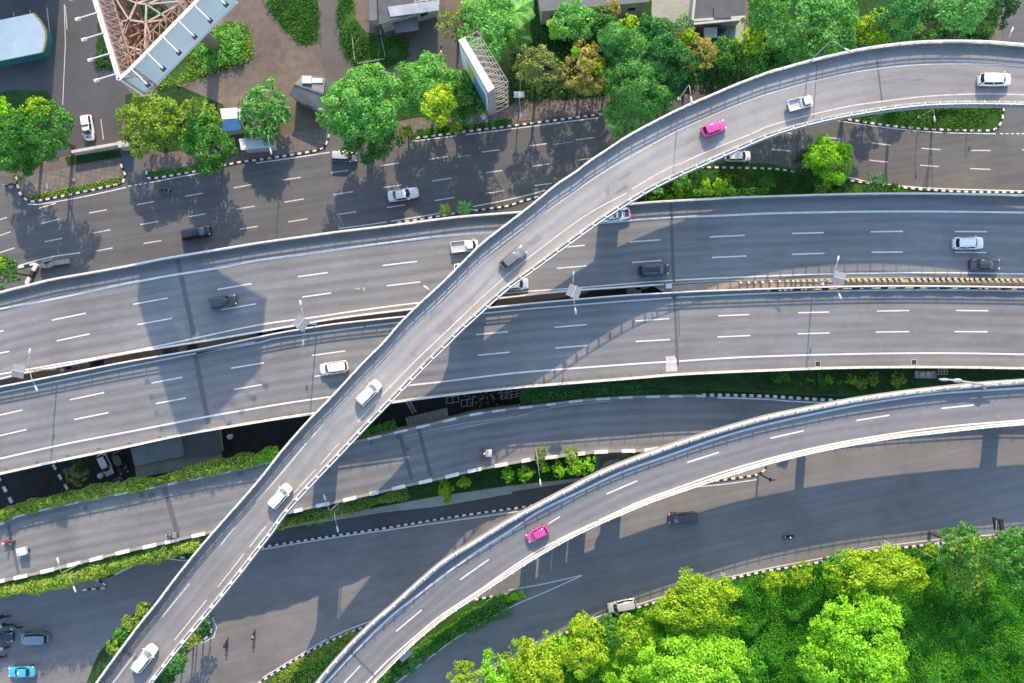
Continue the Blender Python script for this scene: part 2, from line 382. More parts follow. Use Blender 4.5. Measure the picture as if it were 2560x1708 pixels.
flat('lawn', T(0, 0, (2140, 180), (2300, 250), (2330, 560), (1900, 700), (1650, 780), (1400, 840), (1450, 700), (1850, 320)), 2, 'lawn_green')
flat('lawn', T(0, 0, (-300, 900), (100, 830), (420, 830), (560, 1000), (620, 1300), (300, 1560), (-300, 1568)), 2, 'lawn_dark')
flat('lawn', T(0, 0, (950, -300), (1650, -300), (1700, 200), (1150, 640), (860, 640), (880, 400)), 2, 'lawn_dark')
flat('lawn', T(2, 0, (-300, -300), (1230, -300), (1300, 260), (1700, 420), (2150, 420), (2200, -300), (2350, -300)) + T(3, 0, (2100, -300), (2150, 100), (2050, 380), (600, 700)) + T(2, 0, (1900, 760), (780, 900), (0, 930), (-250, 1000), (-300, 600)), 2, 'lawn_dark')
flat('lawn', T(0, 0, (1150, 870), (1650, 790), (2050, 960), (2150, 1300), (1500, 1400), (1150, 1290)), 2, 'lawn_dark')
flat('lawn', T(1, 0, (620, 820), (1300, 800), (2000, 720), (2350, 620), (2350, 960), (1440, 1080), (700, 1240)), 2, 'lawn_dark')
islN = flat('lawn', T(3, 0, (600, 1085), (1000, 1150), (1400, 1192), (1700, 1204), (2000, 1208), (2110, 1182), (2155, 1080), (2170, 850), (1300, 850), (700, 950)), 4, 'lawn_green')
flat('lawn', T(2, 1, (600, 420), (1300, 60), (1600, -70), (2350, -70)) + T(3, 1, (250, -10), (770, 80), (1200, 145), (1600, 178), (2500, 195), (2500, 320), (0, 330)), 4, 'lawn_green')
# white paint on the streets
lines('edge_line', [T(0, 1, (255, 308), (310, 313), (420, 300), (800, 232), (1160, 152)), T(0, 1, (1370, 110), (1640, 58), (1905, 12)),
      T(1, 0, (0, 1498), (340, 1450), (680, 1398)), T(1, 0, (1430, 1298), (1640, 1272), (1840, 1246)), T(1, 0, (1925, 1237), (2350, 1183)) + T(2, 0, (400, 1132), (800, 1080)),
      T(3, 0, (550, 1095), (1000, 1160), (1300, 1195), (1600, 1218)), T(3, 0, (1640, 1220), (2090, 1229)),
      T(0, 1, (160, 875), (450, 795), (740, 752)), T(1, 1, (760, 530), (1000, 500), (1200, 470)), T(1, 1, (1240, 463), (1450, 430), (1690, 390)), T(1, 1, (1990, 330), (2350, 258)) + T(2, 1, (310, 180)),
      T(2, 0, (1650, 1518), (2350, 1530)) + T(3, 0, (260, 1562)) + T(3, 1, (760, 65), (900, 100), (1100, 125), (1500, 160), (2350, 186), (2600, 190))], z0, .16, road1, dz=.016)
dashes('edge_line', D(0, 1, (1180, 142, 1208, 138), (1228, 134, 1258, 129), (1275, 126, 1305, 121), (1322, 117, 1350, 112), (778, 236, 945, 200), (352, 346, 512, 298)) +
       D(1, 0, (700, 1392, 730, 1389), (755, 1387, 785, 1385), (805, 1383, 835, 1381)) + D(3, 0, *[(2130+k*50, 1228, 2160+k*50, 1228) for k in range(6)]), z0, .16, road1, dz=.017)
dashes('lane_marking',
    D(0, 1, (378, 485, 542, 445), (410, 652, 573, 620), (-100, 480, 65, 428), (-70, 620, 98, 560), (-30, 762, 136, 707), (818, 388, 980, 358), (855, 572, 1012, 542), (878, 737, 1034, 709), (1258, 312, 1415, 283), (1288, 495, 1452, 465), (1317, 668, 1482, 641), (1700, 235, 1863, 205), (1732, 422, 1892, 395), (2145, 157, 2310, 127), (2165, 353, 2338, 325), (2200, 537, 2368, 510)) +
    D(1, 1, (690, 18, 850, -4), (240, 86, 412, 60), (263, 288, 437, 259), (297, 469, 472, 441), (710, 220, 893, 192), (742, 403, 922, 376), (1172, 155, 1336, 131), (1197, 338, 1363, 314), (1615, 95, 1793, 66), (1643, 274, 1825, 245), (2108, 18, 2260, -2), (2110, 209, 2278, 182)) +
    D(1, 0, (1148, 1522, 1308, 1498), (1590, 1463, 1757, 1438), (2075, 1396, 2235, 1376)) + D(2, 0, (163, 1340, 325, 1318), (187, 1528, 343, 1503), (585, 1285, 760, 1262), (607, 1471, 760, 1448)) + D(2, 1, (205, 136, 365, 116)) +
    D(3, 0, (95, 1208, 220, 1226), (495, 1255, 672, 1277), (35, 1371, 206, 1387), (955, 1312, 1130, 1335), (930, 1471, 1103, 1490), (1408, 1362, 1584, 1374), (1396, 1517, 1570, 1530), (1870, 1382, 2043, 1382), (1858, 1548, 2041, 1556), (2330, 1376, 2500, 1376)), z0, .17, road1, 'paint_worn', dz=.016)
lines('faded_line', D(2, 0, (380, 1327, 560, 1303)) + D(1, 0, (1830, 1444, 1970, 1424)), z0, .07, road1, 'paint_worn', dz=.016)
lines('parking_line', D(0, 0, (600, 400, 575, 965), (600, 60, 615, 270), (430, 70, 455, 290), (590, 40, 600, 400), (275, 90, 280, 130), (125, 110, 128, 150), (925, 1095, 950, 1280)), z0, .11, bpy.data.objects['parking_lot'], 'paint_worn', dz=.012)
kerb('kerb', T(0, 1, (150, 60), (165, 140), (185, 210), (235, 262), (300, 283), (600, 228), (1115, 118)))
kerb('kerb', T(0, 1, (1130, 110), (1150, 30), (1110, -60)), smooth=True)
kerb('kerb', T(0, 1, (1350, 0), (1345, 60)) + T(0, 1, (1400, 72), (1800, 5)) + T(0, 0, (2200, 1490)) + T(1, 0, (0, 1472), (300, 1427), (580, 1377), (640, 1332), (668, 1270), (674, 1195)))
kerb('kerb', T(1, 0, (1470, 1268), (1750, 1232), (1960, 1205), (2350, 1156)) + T(2, 0, (400, 1105), (700, 1065), (830, 1048)))
kerb('kerb', T(3, 0, (590, 1075), (1000, 1140), (1300, 1175), (1700, 1196), (2000, 1200), (2090, 1185), (2135, 1130), (2155, 1060), (2160, 950)))
kerb('kerb', T(1, 1, (1300, 476), (1500, 448), (1700, 415), (1900, 378), (2100, 355), (2320, 322)) + T(2, 1, (60, 290), (240, 240)))
kerb('kerb', T(2, 0, (1650, 1535), (2350, 1550)) + T(3, 0, (280, 1585)) + T(3, 1, (770, 92), (900, 112), (1270, 158), (1500, 178), (1900, 196), (2350, 198), (2600, 200)))
# lower street
lines('edge_line', [T(1, 3, (0, 350), (700, 235), (1400, 135), (2350, 0)) + T(2, 2, (190, 1540)), T(2, 3, (-30, 715), (300, 655), (650, 575)), T(2, 3, (650, 577), (330, 722), (0, 865)) + T(1, 3, (1900, 1115), (1600, 1330), (1300, 1560), (1150, 1680)),
      T(1, 3, (60, 1520), (350, 1340), (650, 1165)), T(1, 3, (680, 1150), (900, 1055), (1150, 965)), T(2, 2, (1700, 1335), (1950, 1310), (2250, 1268)),
      T(1, 3, (2080, 1480), (2250, 1390)) + T(2, 3, (160, 1235), (490, 1070), (750, 970), (880, 930), (1140, 850), (1520, 730), (1780, 650), (1970, 600), (2350, 515)) + T(3, 3, (600, 400), (900, 335), (1100, 305), (1600, 245), (2080, 205), (2500, 165)),
      T(0, 3, (1480, 400), (1560, 425), (1640, 440), (1740, 440)), T(0, 3, (1870, 935), (1940, 955), (1985, 1040), (1985, 1100), (1950, 1160), (1880, 1190), (1790, 1210))], z5, .17, road5, dz=.05)
lines('edge_line', D(0, 3, (1055, 572, 1345, 430)), z5, .28, road5, dz=.05)
kerb('kerb', T(1, 3, (-160, 360), (40, 321), (600, 232), (1200, 141), (1800, 42)) + T(2, 2, (0, 1532), (230, 1500)), zf=z5)
kerb('kerb', T(2, 2, (1720, 1305), (1880, 1277), (2100, 1247), (2240, 1225), (2310, 1190), (2335, 1140)), zf=z5)
kerb('kerb', T(1, 3, (2010, 800), (2150, 775), (2350, 745)), zf=z5)
kerb('kerb', T(1, 3, (1740, 1190), (1560, 1310), (1450, 1392), (1240, 1560)), seg=.8, w=.25, zf=z5)
kerb('kerb', T(1, 3, (20, 1568), (260, 1415), (450, 1300), (650, 1195), (900, 1085), (1130, 1005)), zf=z5)
kerb('kerb', T(2, 3, (180, 1260), (330, 1180), (480, 1110), (770, 995), (900, 955), (1160, 870), (1400, 800), (1700, 700), (2000, 612), (2350, 535)) + T(3, 3, (290, 490), (560, 440), (900, 365), (1170, 330), (1600, 282), (2050, 237), (2500, 200)), zf=z5)
kerb('kerb', T(0, 3, (870, 610), (940, 645), (985, 675), (980, 692), (860, 702), (760, 712)), seg=.7, smooth=False, zf=z5)
kerb('kerb', T(0, 3, (1900, 985), (1945, 1050), (1930, 1120), (1870, 1165)), seg=.75, zf=z5)
kerb('kerb', T(0, 3, (1570, 404), (1740, 418)), seg=.65, zf=z5)
flat('traffic_island', T(0, 3, (700, 650), (870, 610), (985, 680), (860, 700), (680, 712)), 4, 'gravel_soil', low=True)
flat('traffic_island', T(0, 3, (900, 1300), (1300, 850), (1870, 980), (1930, 1050), (1920, 1120), (1860, 1165), (1700, 1250), (1500, 1800), (700, 1800)), 4, 'lawn_dark', low=True)
flat('verge', T(0, 3, (-100, 640), (700, 440), (1950, 150), (1740, 440), (1500, 430), (1340, 432), (1000, 600), (640, 640), (300, 725), (-100, 790)), 3, 'lawn_green', low=True)
flat('verge', [(560, 1290), (900, 1200), (1340, 1110), (1500, 1080), (1480, 1190), (1345, 1258)] + T(1, 3, (1800, 45), (1200, 143), (600, 235), (-160, 362)), 3, 'yard_asphalt', low=True)
flat('lawn', [(600, 1290), (900, 1190), (1340, 1110), (1500, 1085), (1484, 1192)] + T(2, 2, (0, 1315)) + T(1, 2, (1640, 1425), (1100, 1540)) + T(1, 3, (560, 75), (180, 165), (-200, 230)), 4, 'lawn_dark', low=True)
flat('footpath', T(1, 3, (180, 162), (560, 72)) + T(1, 2, (1100, 1525), (1640, 1425), (2350, 1320)) + T(2, 2, (750, 1238), (900, 1200), (860, 1250), (500, 1300), (0, 1375)) + T(1, 2, (2350, 1395), (1700, 1510)) + T(1, 3, (1180, 0), (740, 70)), 5, 'path_concrete', low=True)
flat('lawn', T(1, 3, (-20, 1620), (270, 1430), (460, 1315), (660, 1210), (910, 1100), (1140, 1015), (1500, 700), (1500, 1000), (500, 1800)), 4, 'lawn_green', low=True)
flat('lawn', T(1, 3, (1700, 900), (2010, 810), (2350, 755)) + T(2, 3, (90, 745), (60, 800), (0, 848)) + T(1, 3, (1750, 1200), (1560, 1320), (1240, 1570), (1000, 1570), (1100, 1300)), 4, 'lawn_green', low=True)
flat('traffic_island', T(2, 2, (1500, 1320), (1760, 1200), (2330, 1140), (2300, 1200), (2240, 1222), (1720, 1308)), 4, 'gravel_soil', low=True)
flat('park_lawn', T(2, 3, (-250, 1480), (190, 1270), (490, 1115), (770, 1005), (900, 965), (1160, 880), (1400, 810), (1700, 712), (2000, 622), (2350, 545)) + T(3, 3, (560, 448), (900, 375), (1170, 340), (1600, 290), (2050, 245), (3200, 140), (3200, 2600), (-3000, 2600)), 4, 'park_green', low=True)
# pit under the motorway, its shade put into a near-black sheet across the gap
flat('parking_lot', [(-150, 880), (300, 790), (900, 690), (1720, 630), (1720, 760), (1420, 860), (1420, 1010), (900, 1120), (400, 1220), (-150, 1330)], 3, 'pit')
lines('edge_line', D(0, 2, (480, 1140, 640, 1400)), z0, .13, bpy.data.objects['parking_lot'], 'paint_worn', dz=.02)
kerb('kerb', T(0, 2, (490, 1130), (570, 1270), (650, 1400)), seg=.8, w=.4, smooth=False)
kerb('kerb', T(0, 2, (-20, 1230), (60, 1380), (140, 1530)), seg=.9, w=.5, smooth=False)
# ---------------------------------------------------------------- elevated roads
def ext(pts, d=160):
    (x0, y0), (x1, y1) = pts[0], pts[1]; l = math.dist(pts[0], pts[1]); a = (x0+(x0-x1)/l*d, y0+(y0-y1)/l*d)
    (x0, y0), (x1, y1) = pts[-1], pts[-2]; l = math.dist(pts[-1], pts[-2]); b = (x0+(x0-x1)/l*d, y0+(y0-y1)/l*d)
    return [a]+list(pts)+[b]
class Deck:
    def __init__(s, Lpx, Rpx, zf, n, ph=.85, d=330):
        s.L = spline(ext(Lpx, d), n); s.R = spline(ext(Rpx, d), n); s.zf = zf; s.n = n; s.ph = ph
        s.z = [(zf(a)+zf(b))/2 for a, b in zip(s.L, s.R)]
        s.l = [at(a, z+ph).xy for a, z in zip(s.L, s.z)]; s.r = [at(b, z+ph).xy for b, z in zip(s.R, s.z)]
        s.u = [(b-a).normalized() for a, b in zip(s.l, s.r)]
    def pos(s, i, side, lat):
        return s.l[i]+s.u[i]*lat if side == 'l' else s.r[i]-s.u[i]*lat
    def sweep(s, b, side, prof, i0=0, i1=None, mi=0, closed=True):
        i1 = s.n if i1 is None else i1; o = len(b.v); k = len(prof)
        for i in range(i0, i1):
            for lat, dz in prof:
                p = s.pos(i, side, lat); b.v.append((p.x, p.y, s.z[i]+dz))
        for i in range(i1-i0-1):
            for a in range(k if closed else k-1):
                c = (a+1) % k; b.f.append((o+i*k+a, o+i*k+c, o+(i+1)*k+c, o+(i+1)*k+a)); b.m.append(mi)
        if closed:
            b.f.append(tuple(o+a for a in range(k))); b.m.append(mi); b.f.append(tuple(o+(i1-i0-1)*k+a for a in range(k))); b.m.append(mi)
    def top(s, name, material, parent, inset=.3, m=7):
        b = MB(); uv = []; acc = 0; W = []
        for i in range(s.n):
            if i: acc += ((s.l[i]-s.l[i-1]).length+(s.r[i]-s.r[i-1]).length)/2
            a, c = s.pos(i, 'l', inset), s.pos(i, 'r', inset); w = (c-a).length
            for j in range(m):
                p = a.lerp(c, j/(m-1)); b.v.append((p.x, p.y, s.z[i])); W.append((w*j/(m-1), acc))
        for i in range(s.n-1):
            for j in range(m-1):
                q = (i*m+j, (i+1)*m+j, (i+1)*m+j+1, i*m+j+1)[::-1]; b.f.append(q); b.m.append(0); uv.append([W[x] for x in q])
        o = b.build(name, material, parent)
        l = o.data.uv_layers.new(name='UVMap'); l.data.foreach_set('uv', np.array(uv, dtype=np.float32).ravel())
        return o
    def girder(s, parent, thick=1.35, i0=0, i1=None, ground=False, ground_z=-.05):
        b = MB(); i1 = s.n if i1 is None else i1; o = len(b.v)
        for i in range(i0, i1):
            zb = ground_z if ground else s.z[i]-thick
            for side, lat, z in (('l', .02, s.z[i]-.04), ('l', .02, s.z[i]-.5), ('l', .35 if not ground else .02, zb), ('r', .35 if not ground else .02, zb), ('r', .02, s.z[i]-.5), ('r', .02, s.z[i]-.04)):
                p = s.pos(i, side, lat); b.v.append((p.x, p.y, z))
        for i in range(i1-i0-1):
            for a in range(6):
                c = (a+1) % 6; b.f.append((o+i*6+a, o+i*6+c, o+(i+1)*6+c, o+(i+1)*6+a)); b.m.append(0)
        for q in (0, i1-i0-1): b.f.append(tuple(o+q*6+a for a in range(6))); b.m.append(0)
        return b.build('retaining_wall' if ground else 'girder', 'girder', parent)
    def parapet(s, side, parent, i0=0, i1=None, w=.24, h=None, material='parapet_white', name='parapet'):
        h = h or s.ph; b = MB()
        s.sweep(b, side, [(0, -.3), (0, h), (w, h), (w+.1, .005), (w+.1, -.3)], i0, i1)
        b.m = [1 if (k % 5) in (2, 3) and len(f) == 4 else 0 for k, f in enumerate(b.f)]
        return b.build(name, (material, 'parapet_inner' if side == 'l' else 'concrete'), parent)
    def rail(s, side, parent, i0=0, i1=None, step=2.0, rails=(.42, .78), lat=.12, material='rail_white', post=.17):
        b = MB(); i1 = s.n if i1 is None else i1
        for r in rails:
            z = s.ph+r; s.sweep(b, side, [(lat-.07, z-.06), (lat-.07, z+.06), (lat+.07, z+.06), (lat+.07, z-.06)], i0, i1)
        acc = 0; nxt = .5
        for i in range(i0, i1-1):
            pl = lat if lat > 0 else lat*.45; a, c = s.pos(i, side, pl), s.pos(i+1, side, pl); L = (c-a).length
            while acc+L >= nxt:
                t = (nxt-acc)/L; p = a.lerp(c, t); z = lerp(s.z[i], s.z[i+1], t); e = c-a
                b.box((p.x, p.y, z+s.ph+.40), (.10, post, .84), math.atan2(e.y, e.x)); nxt += step
            acc += L
        return b.build('railing', material, parent)
    def probe(s, P):
        """height of the carriageway under a point, and how far across it lies (0 left edge, 1 right edge)"""
        if not hasattr(s, 'A'): s.A = np.array([tuple(q) for q in s.l]); s.B = np.array([tuple(q) for q in s.r]); s.Z = np.array(s.z)
        e = s.B-s.A; f = np.array([P[0], P[1]])-s.A; cr = e[:, 0]*f[:, 1]-e[:, 1]*f[:, 0]
        lat = (e*f).sum(1)/(e*e).sum(1)
        ok = np.where((cr[:-1]*cr[1:] <= 0) & (lat[:-1] > -.6) & (lat[:-1] < 1.6))[0]
        if len(ok) == 0: return None, 9
        i = min(ok, key=lambda q: abs(lat[q]-.5)); t = cr[i]/(cr[i]-cr[i+1]+1e-12); return s.Z[i]+(s.Z[i+1]-s.Z[i])*t, lat[i]
    def on(s):
        def f(p):
            z = s.zf(p)
            for _ in range(3):
                q, lat = s.probe(at(p, z))
                if q is None: break
                z = q
            return z
        return f
    def nearest(s, p):
        return min(range(s.n), key=lambda i: math.dist(((s.L[i][0]+s.R[i][0])/2, (s.L[i][1]+s.R[i][1])/2), p))
    def idx(s, px): return min(range(s.n), key=lambda i: abs((s.L[i][0]+s.R[i][0])/2-px))
def pier(parent, base, ztop, size, rz, cap=None, name='pier'):
    zb = z5(base) if base[1] > 1150 else 0.0
    """base: ground pixel; a tapered shaft with a hammerhead"""
    p = at(base, zb); b = MB(); R = Matrix.Rotation(rz, 3, 'Z')
    def ring(hx, hy, z, ch):
        return [Vector((p.x, p.y, z)) + R @ Vector(q) for q in ((hx-ch, -hy, 0), (hx, -hy+ch, 0), (hx, hy-ch, 0), (hx-ch, hy, 0), (-hx+ch, hy, 0), (-hx, hy-ch, 0), (-hx, -hy+ch, 0), (-hx+ch, -hy, 0))]
    hx, hy = size[0]/2, size[1]/2; prof = [(hx*1.5, hy*1.5, zb-.3), (hx*1.5, hy*1.5, zb+.5), (hx, hy, zb+.5), (hx, hy, ztop-2.6)]
    if cap: prof += [(cap[0]/2, max(hy, cap[1]/2), ztop-.9), (cap[0]/2, max(hy, cap[1]/2), ztop+.02)]
    else: prof += [(hx, hy, ztop+.02)]
    o = len(b.v)
    for hx_, hy_, z in prof: b.v += [tuple(q) for q in ring(hx_, hy_, z, .2)]
    for i in range(len(prof)-1):
        for a in range(8):
            c = (a+1) % 8; b.f.append((o+i*8+a, o+i*8+c, o+(i+1)*8+c, o+(i+1)*8+a)); b.m.append(0)
    b.f.append(tuple(o+(len(prof)-1)*8+a for a in range(8))); b.m.append(0)
    return b.build(name, 'girder', parent)
def joint(parent, a, c, zf, width=.9, dz=.006, material='joint', name='expansion_joint'):
    b = MB(); line_mb(b, [a, c], zf, width, dz); return b.build(name, material, parent)
def bridge(name, label, cat, deck):
    i = deck.n//2; p = (deck.l[i]+deck.r[i])/2
    e = link(name, None); e.empty_display_size = 2; tag(e, label, cat); return e
# flyover -------------------------------------------------------
F_L = T(0, 3, (880, 1568), (1000, 1400), (1250, 1060), (1430, 835), (1650, 545), (1900, 240)) + T(1, 2, (0, 1295), (250, 980), (480, 718), (650, 545), (850, 330), (1000, 170), (1170, 0)) + \
      T(1, 1, (1300, 1415), (1400, 1312), (1520, 1195), (1700, 1030), (1850, 880), (2040, 690), (2180, 575)) + T(2, 1, (0, 445), (200, 290), (400, 125), (590, 0)) + \
      T(2, 0, (700, 1480), (850, 1382), (1050, 1250), (1300, 1115), (1550, 990), (1800, 882), (2050, 775)) + T(3, 0, (0, 662), (100, 635), (350, 565), (600, 505), (850, 452), (1100, 415), (1350, 390), (1650, 380), (2000, 387), (2350, 415))
F_R = T(0, 3, (1370, 1568), (1500, 1400), (1650, 1210), (1850, 970), (2000, 790), (2200, 540)) + T(1, 3, (0, 345), (130, 180)) + T(1, 2, (260, 1565), (480, 1320), (680, 1110), (850, 930), (1000, 770), (1175, 590), (1350, 410), (1550, 205), (1760, 0)) + \
      T(1, 1, (1850, 1475), (2030, 1310), (2200, 1155)) + T(2, 1, (0, 1030), (200, 888), (400, 740), (600, 595), (800, 450), (1050, 288), (1300, 140)) + T(2, 0, (1590, 1568), (1700, 1520), (1900, 1430), (2100, 1342)) + T(3, 0, (0, 1238), (220, 1168), (450, 1108), (680, 1058), (900, 1020), (1100, 988), (1400, 955), (1700, 942), (2000, 940), (2350, 947))
FD = Deck(F_L, F_R, zF, 170)
oF = FD.on()
def ledge(dk, side, parent):
    b = MB(); dk.sweep(b, side, [(-.42, -.35), (-.42, .06), (.015, .06), (.015, -.35)]); return b.build('ledge', 'girder', parent)
fly = bridge('flyover', 'tall narrow single lane flyover curving diagonally over every other road', 'flyover', FD)
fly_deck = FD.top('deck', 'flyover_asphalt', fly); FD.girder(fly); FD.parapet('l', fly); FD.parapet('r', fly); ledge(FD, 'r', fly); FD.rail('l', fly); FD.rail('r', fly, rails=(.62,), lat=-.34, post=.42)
lines('edge_line', [T(1, 2, (0, 1470), (250, 1190), (460, 935)), T(1, 2, (510, 880), (750, 605), (930, 415), (1130, 205), (1320, 0)) + T(1, 1, (1560, 1330), (1800, 1090), (2000, 900), (2200, 720)) + T(2, 1, (0, 603), (300, 385), (600, 175), (860, 0)) + T(2, 0, (1150, 1405), (1490, 1215), (1800, 1075), (2100, 950)) + T(3, 0, (0, 862), (370, 757), (700, 680), (1000, 630), (1350, 596), (1700, 585), (2000, 590), (2350, 610), (2600, 630))], oF, .16, fly_deck, 'paint_worn')
lines('edge_line', [T(0, 3, (1020, 1590), (1240, 1300)), T(0, 3, (1490, 960), (1740, 655)), T(0, 3, (2030, 295), (2150, 140)), T(0, 3, (2000, 685), (2240, 380)), T(0, 3, (1600, 1175), (1900, 800)), T(1, 2, (350, 1390), (550, 1170)), T(1, 2, (590, 1130), (760, 935)), T(1, 2, (930, 740), (1130, 520)), T(0, 3, (2290, 320), (2440, 130))], oF, .14, fly_deck, 'paint_worn')
lines('edge_line', [T(1, 2, (1150, 500), (1450, 190)) + T(1, 1, (1650, 1568), (1900, 1330), (2100, 1140), (2350, 920)) + T(2, 1, (150, 800), (400, 610), (700, 395), (1050, 205)), T(2, 1, (1100, 170), (1370, 10)) + T(2, 0, (1490, 1525), (1650, 1455), (1800, 1388), (2000, 1307), (2200, 1228)) + T(3, 0, (0, 1160), (200, 1103), (450, 1040), (750, 975), (1000, 938), (1400, 890), (1700, 870), (2000, 862), (2350, 870), (2600, 880))], oF, .16, fly_deck, 'paint_worn')
joint(fly_deck, *T(3, 0, (1000, 545), (1045, 925)), oF, .22); joint(fly_deck, *T(3, 0, (450, 600), (415, 1090)), oF, .12); joint(fly_deck, *T(0, 3, (1130, 1270), (1260, 1350)), oF, .6)
for q in (T(1, 1, (1690, 1400), (1780, 1330), (1850, 1420), (1730, 1510), (1610, 1480)), T(2, 1, (130, 670), (235, 580), (285, 620), (190, 690)), T(2, 1, (880, 150), (1050, 20), (1110, 10), (1050, 60), (960, 90)), T(2, 1, (930, 210), (1040, 130), (1070, 150), (960, 220)), T(2, 1, (860, 180), (890, 140), (900, 220), (870, 240)),
          T(1, 2, (1420, 95), (1480, 135), (1460, 140), (1410, 105)), T(1, 1, (1600, 1300), (1680, 1250), (1720, 1290), (1600, 1370))):
    pb = MB(); pb.sheet([at(p, oF(p)+.006) for p in q]); pb.build('asphalt_patch', 'patch_dark', fly_deck)
for base, rz, size, cap in (((1512, 492), -.55, (2.2, 2.6), (5.5, 2.6)), ((1183, 752), -.78, (4.2, 3.2), (7, 3.4)), ((843, 1080), -.95, (2.6, 2.6), (6.5, 2.6)), ((408, 1600), -1.0, (2.4, 2.2), (6, 2.4))):
    px = 1280+(base[0]-1280)*1.16; pier(fly, base, zF((px, 0))-1.3, size, rz+math.pi/2, cap)
# motorway ------------------------------------------------------
M1_L = T(0, 1, (0, 1112), (250, 1050), (500, 990), (900, 920), (1250, 855), (1500, 805), (1850, 745)) + T(1, 1, (0, 662), (400, 605), (800, 550), (1200, 503), (1600, 450), (1900, 415), (2350, 380)) + T(2, 1, (500, 345), (1050, 303), (1300, 282), (1600, 265), (2000, 245)) + T(3, 1, (0, 232), (700, 212), (1200, 206), (1700, 209), (2350, 221))
M1_R = T(0, 2, (0, 352), (240, 292), (600, 228), (1160, 118), (1930, -5)) + T(1, 1, (300, 1440), (690, 1372), (1100, 1318), (1430, 1278)) + T(2, 1, (0, 1165), (510, 1113), (1000, 1078), (1410, 1050), (1800, 1022), (2350, 1006)) + T(3, 1, (600, 994), (1200, 985), (1800, 985), (2350, 996))
MD1 = Deck(M1_L, M1_R, zM, 130)
oM1 = MD1.on()
mw1 = bridge('motorway', 'northern motorway carriageway with two dashed lane lines and white parapets', 'motorway', MD1)
kk = MD1.idx(1690)
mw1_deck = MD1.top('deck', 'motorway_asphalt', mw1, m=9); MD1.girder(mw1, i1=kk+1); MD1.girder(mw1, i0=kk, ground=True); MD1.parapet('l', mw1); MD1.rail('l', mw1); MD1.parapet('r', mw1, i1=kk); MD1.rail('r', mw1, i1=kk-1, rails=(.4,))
lines('edge_line', [ext(T(0, 1, (0, 1270), (500, 1172), (1000, 1070), (1500, 973), (2000, 893)) + T(1, 1, (0, 828), (500, 760), (1000, 690), (1500, 625), (1900, 583), (2190, 562)) + T(2, 1, (750, 485), (1200, 450), (1600, 425), (2000, 408)) + T(3, 1, (0, 392), (700, 378), (1200, 374), (1700, 376), (2350, 384)))], oM1, .3, mw1_deck)
lines('edge_line', [ext(T(0, 2, (0, 300), (500, 213), (1000, 128), (1480, 35)) + T(1, 1, (0, 1420), (500, 1350), (1000, 1275), (1500, 1212)) + T(2, 1, (0, 1120), (540, 1080), (1000, 1042), (1500, 1005), (2350, 966)) + T(3, 1, (610, 946), (1000, 940), (1600, 936), (2350, 948)))], oM1, .2, mw1_deck)
dashes('lane_marking', D(0, 1, (475, 1372, 788, 1308), (520, 1562, 822, 1498), (-280, 1530, 35, 1468), (1222, 1226, 1540, 1168), (1260, 1413, 1580, 1354), (1997, 1090, 2310, 1037), (2033, 1276, 2350, 1222)) + D(1, 1, (385, 973, 660, 935), (425, 1160, 690, 1122), (1163, 870, 1478, 832), (1200, 1056, 1508, 1021)) +
       D(2, 1, (370, 713, 670, 684), (412, 896, 686, 873), (1083, 653, 1362, 634), (1102, 842, 1372, 823), (1815, 608, 2138, 593), (1835, 797, 2150, 782)) + D(3, 1, (218, 576, 514, 568), (222, 767, 519, 758), (943, 561, 1240, 556), (952, 748, 1238, 746), (1716, 558, 2010, 560), (1718, 748, 2002, 751)) + D(0, 2, (-220, 150, 85, 90)), oM1, .19, mw1_deck)
joint(mw1_deck, *T(0, 1, (1630, 815), (1780, 1510)), oM1, .7); joint(mw1_deck, *T(2, 1, (1450, 300), (1475, 1020)), oM1, .7)
M2_L = T(0, 2, (0, 408), (200, 370), (600, 290), (1200, 172), (1800, 70)) + T(1, 1, (0, 1525), (250, 1475), (680, 1405), (1000, 1368), (1390, 1328)) + T(2, 1, (0, 1228), (520, 1180), (1000, 1140), (1400, 1117), (1700, 1100), (2350, 1076)) + T(3, 1, (620, 1058), (1200, 1051), (1800, 1055), (2350, 1064))
M2_R = T(0, 2, (0, 1225), (500, 1115), (1200, 970), (1700, 863), (2350, 752)) + T(1, 2, (300, 705), (480, 680), (1190, 578), (1700, 510), (2350, 437)) + T(2, 2, (600, 388), (1200, 340), (1500, 315), (2000, 290)) + T(3, 2, (0, 276), (600, 254), (1200, 246), (1800, 248), (2350, 257))
MD2 = Deck(M2_L, M2_R, zM, 130)
oM2 = MD2.on()
mw2 = bridge('motorway', 'southern motorway carriageway with wide dusty shoulder and drain holes', 'motorway', MD2)
k2 = MD2.idx(1650)
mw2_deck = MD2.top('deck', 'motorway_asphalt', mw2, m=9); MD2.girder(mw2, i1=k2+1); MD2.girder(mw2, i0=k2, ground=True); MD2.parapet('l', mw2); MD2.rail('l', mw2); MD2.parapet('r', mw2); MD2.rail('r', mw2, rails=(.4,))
lines('edge_line', [ext(T(0, 2, (0, 472), (600, 350), (1200, 226), (1762, 116))), ext(T(0, 2, (1805, 108), (2350, 15)) + T(1, 1, (200, 1535), (700, 1470), (1320, 1392)) + T(2, 1, (0, 1283), (500, 1240), (1000, 1200), (1460, 1167)), 1), T(2, 1, (1505, 1163), (2000, 1140), (2350, 1125)) + T(3, 1, (600, 1105), (1200, 1096), (1800, 1096), (2350, 1106), (2600, 1112))], oM2, .22, mw2_deck)
lines('edge_line', [ext(T(0, 2, (0, 1075), (600, 940), (1200, 825), (1900, 690), (2350, 612)) + T(1, 2, (350, 555), (680, 508), (1335, 412), (1700, 370), (2350, 292)) + T(2, 2, (600, 243), (1200, 200), (1500, 182), (2000, 150)) + T(3, 2, (0, 135), (600, 118), (1200, 108), (1800, 108), (2350, 118)))], oM2, .24, mw2_deck)
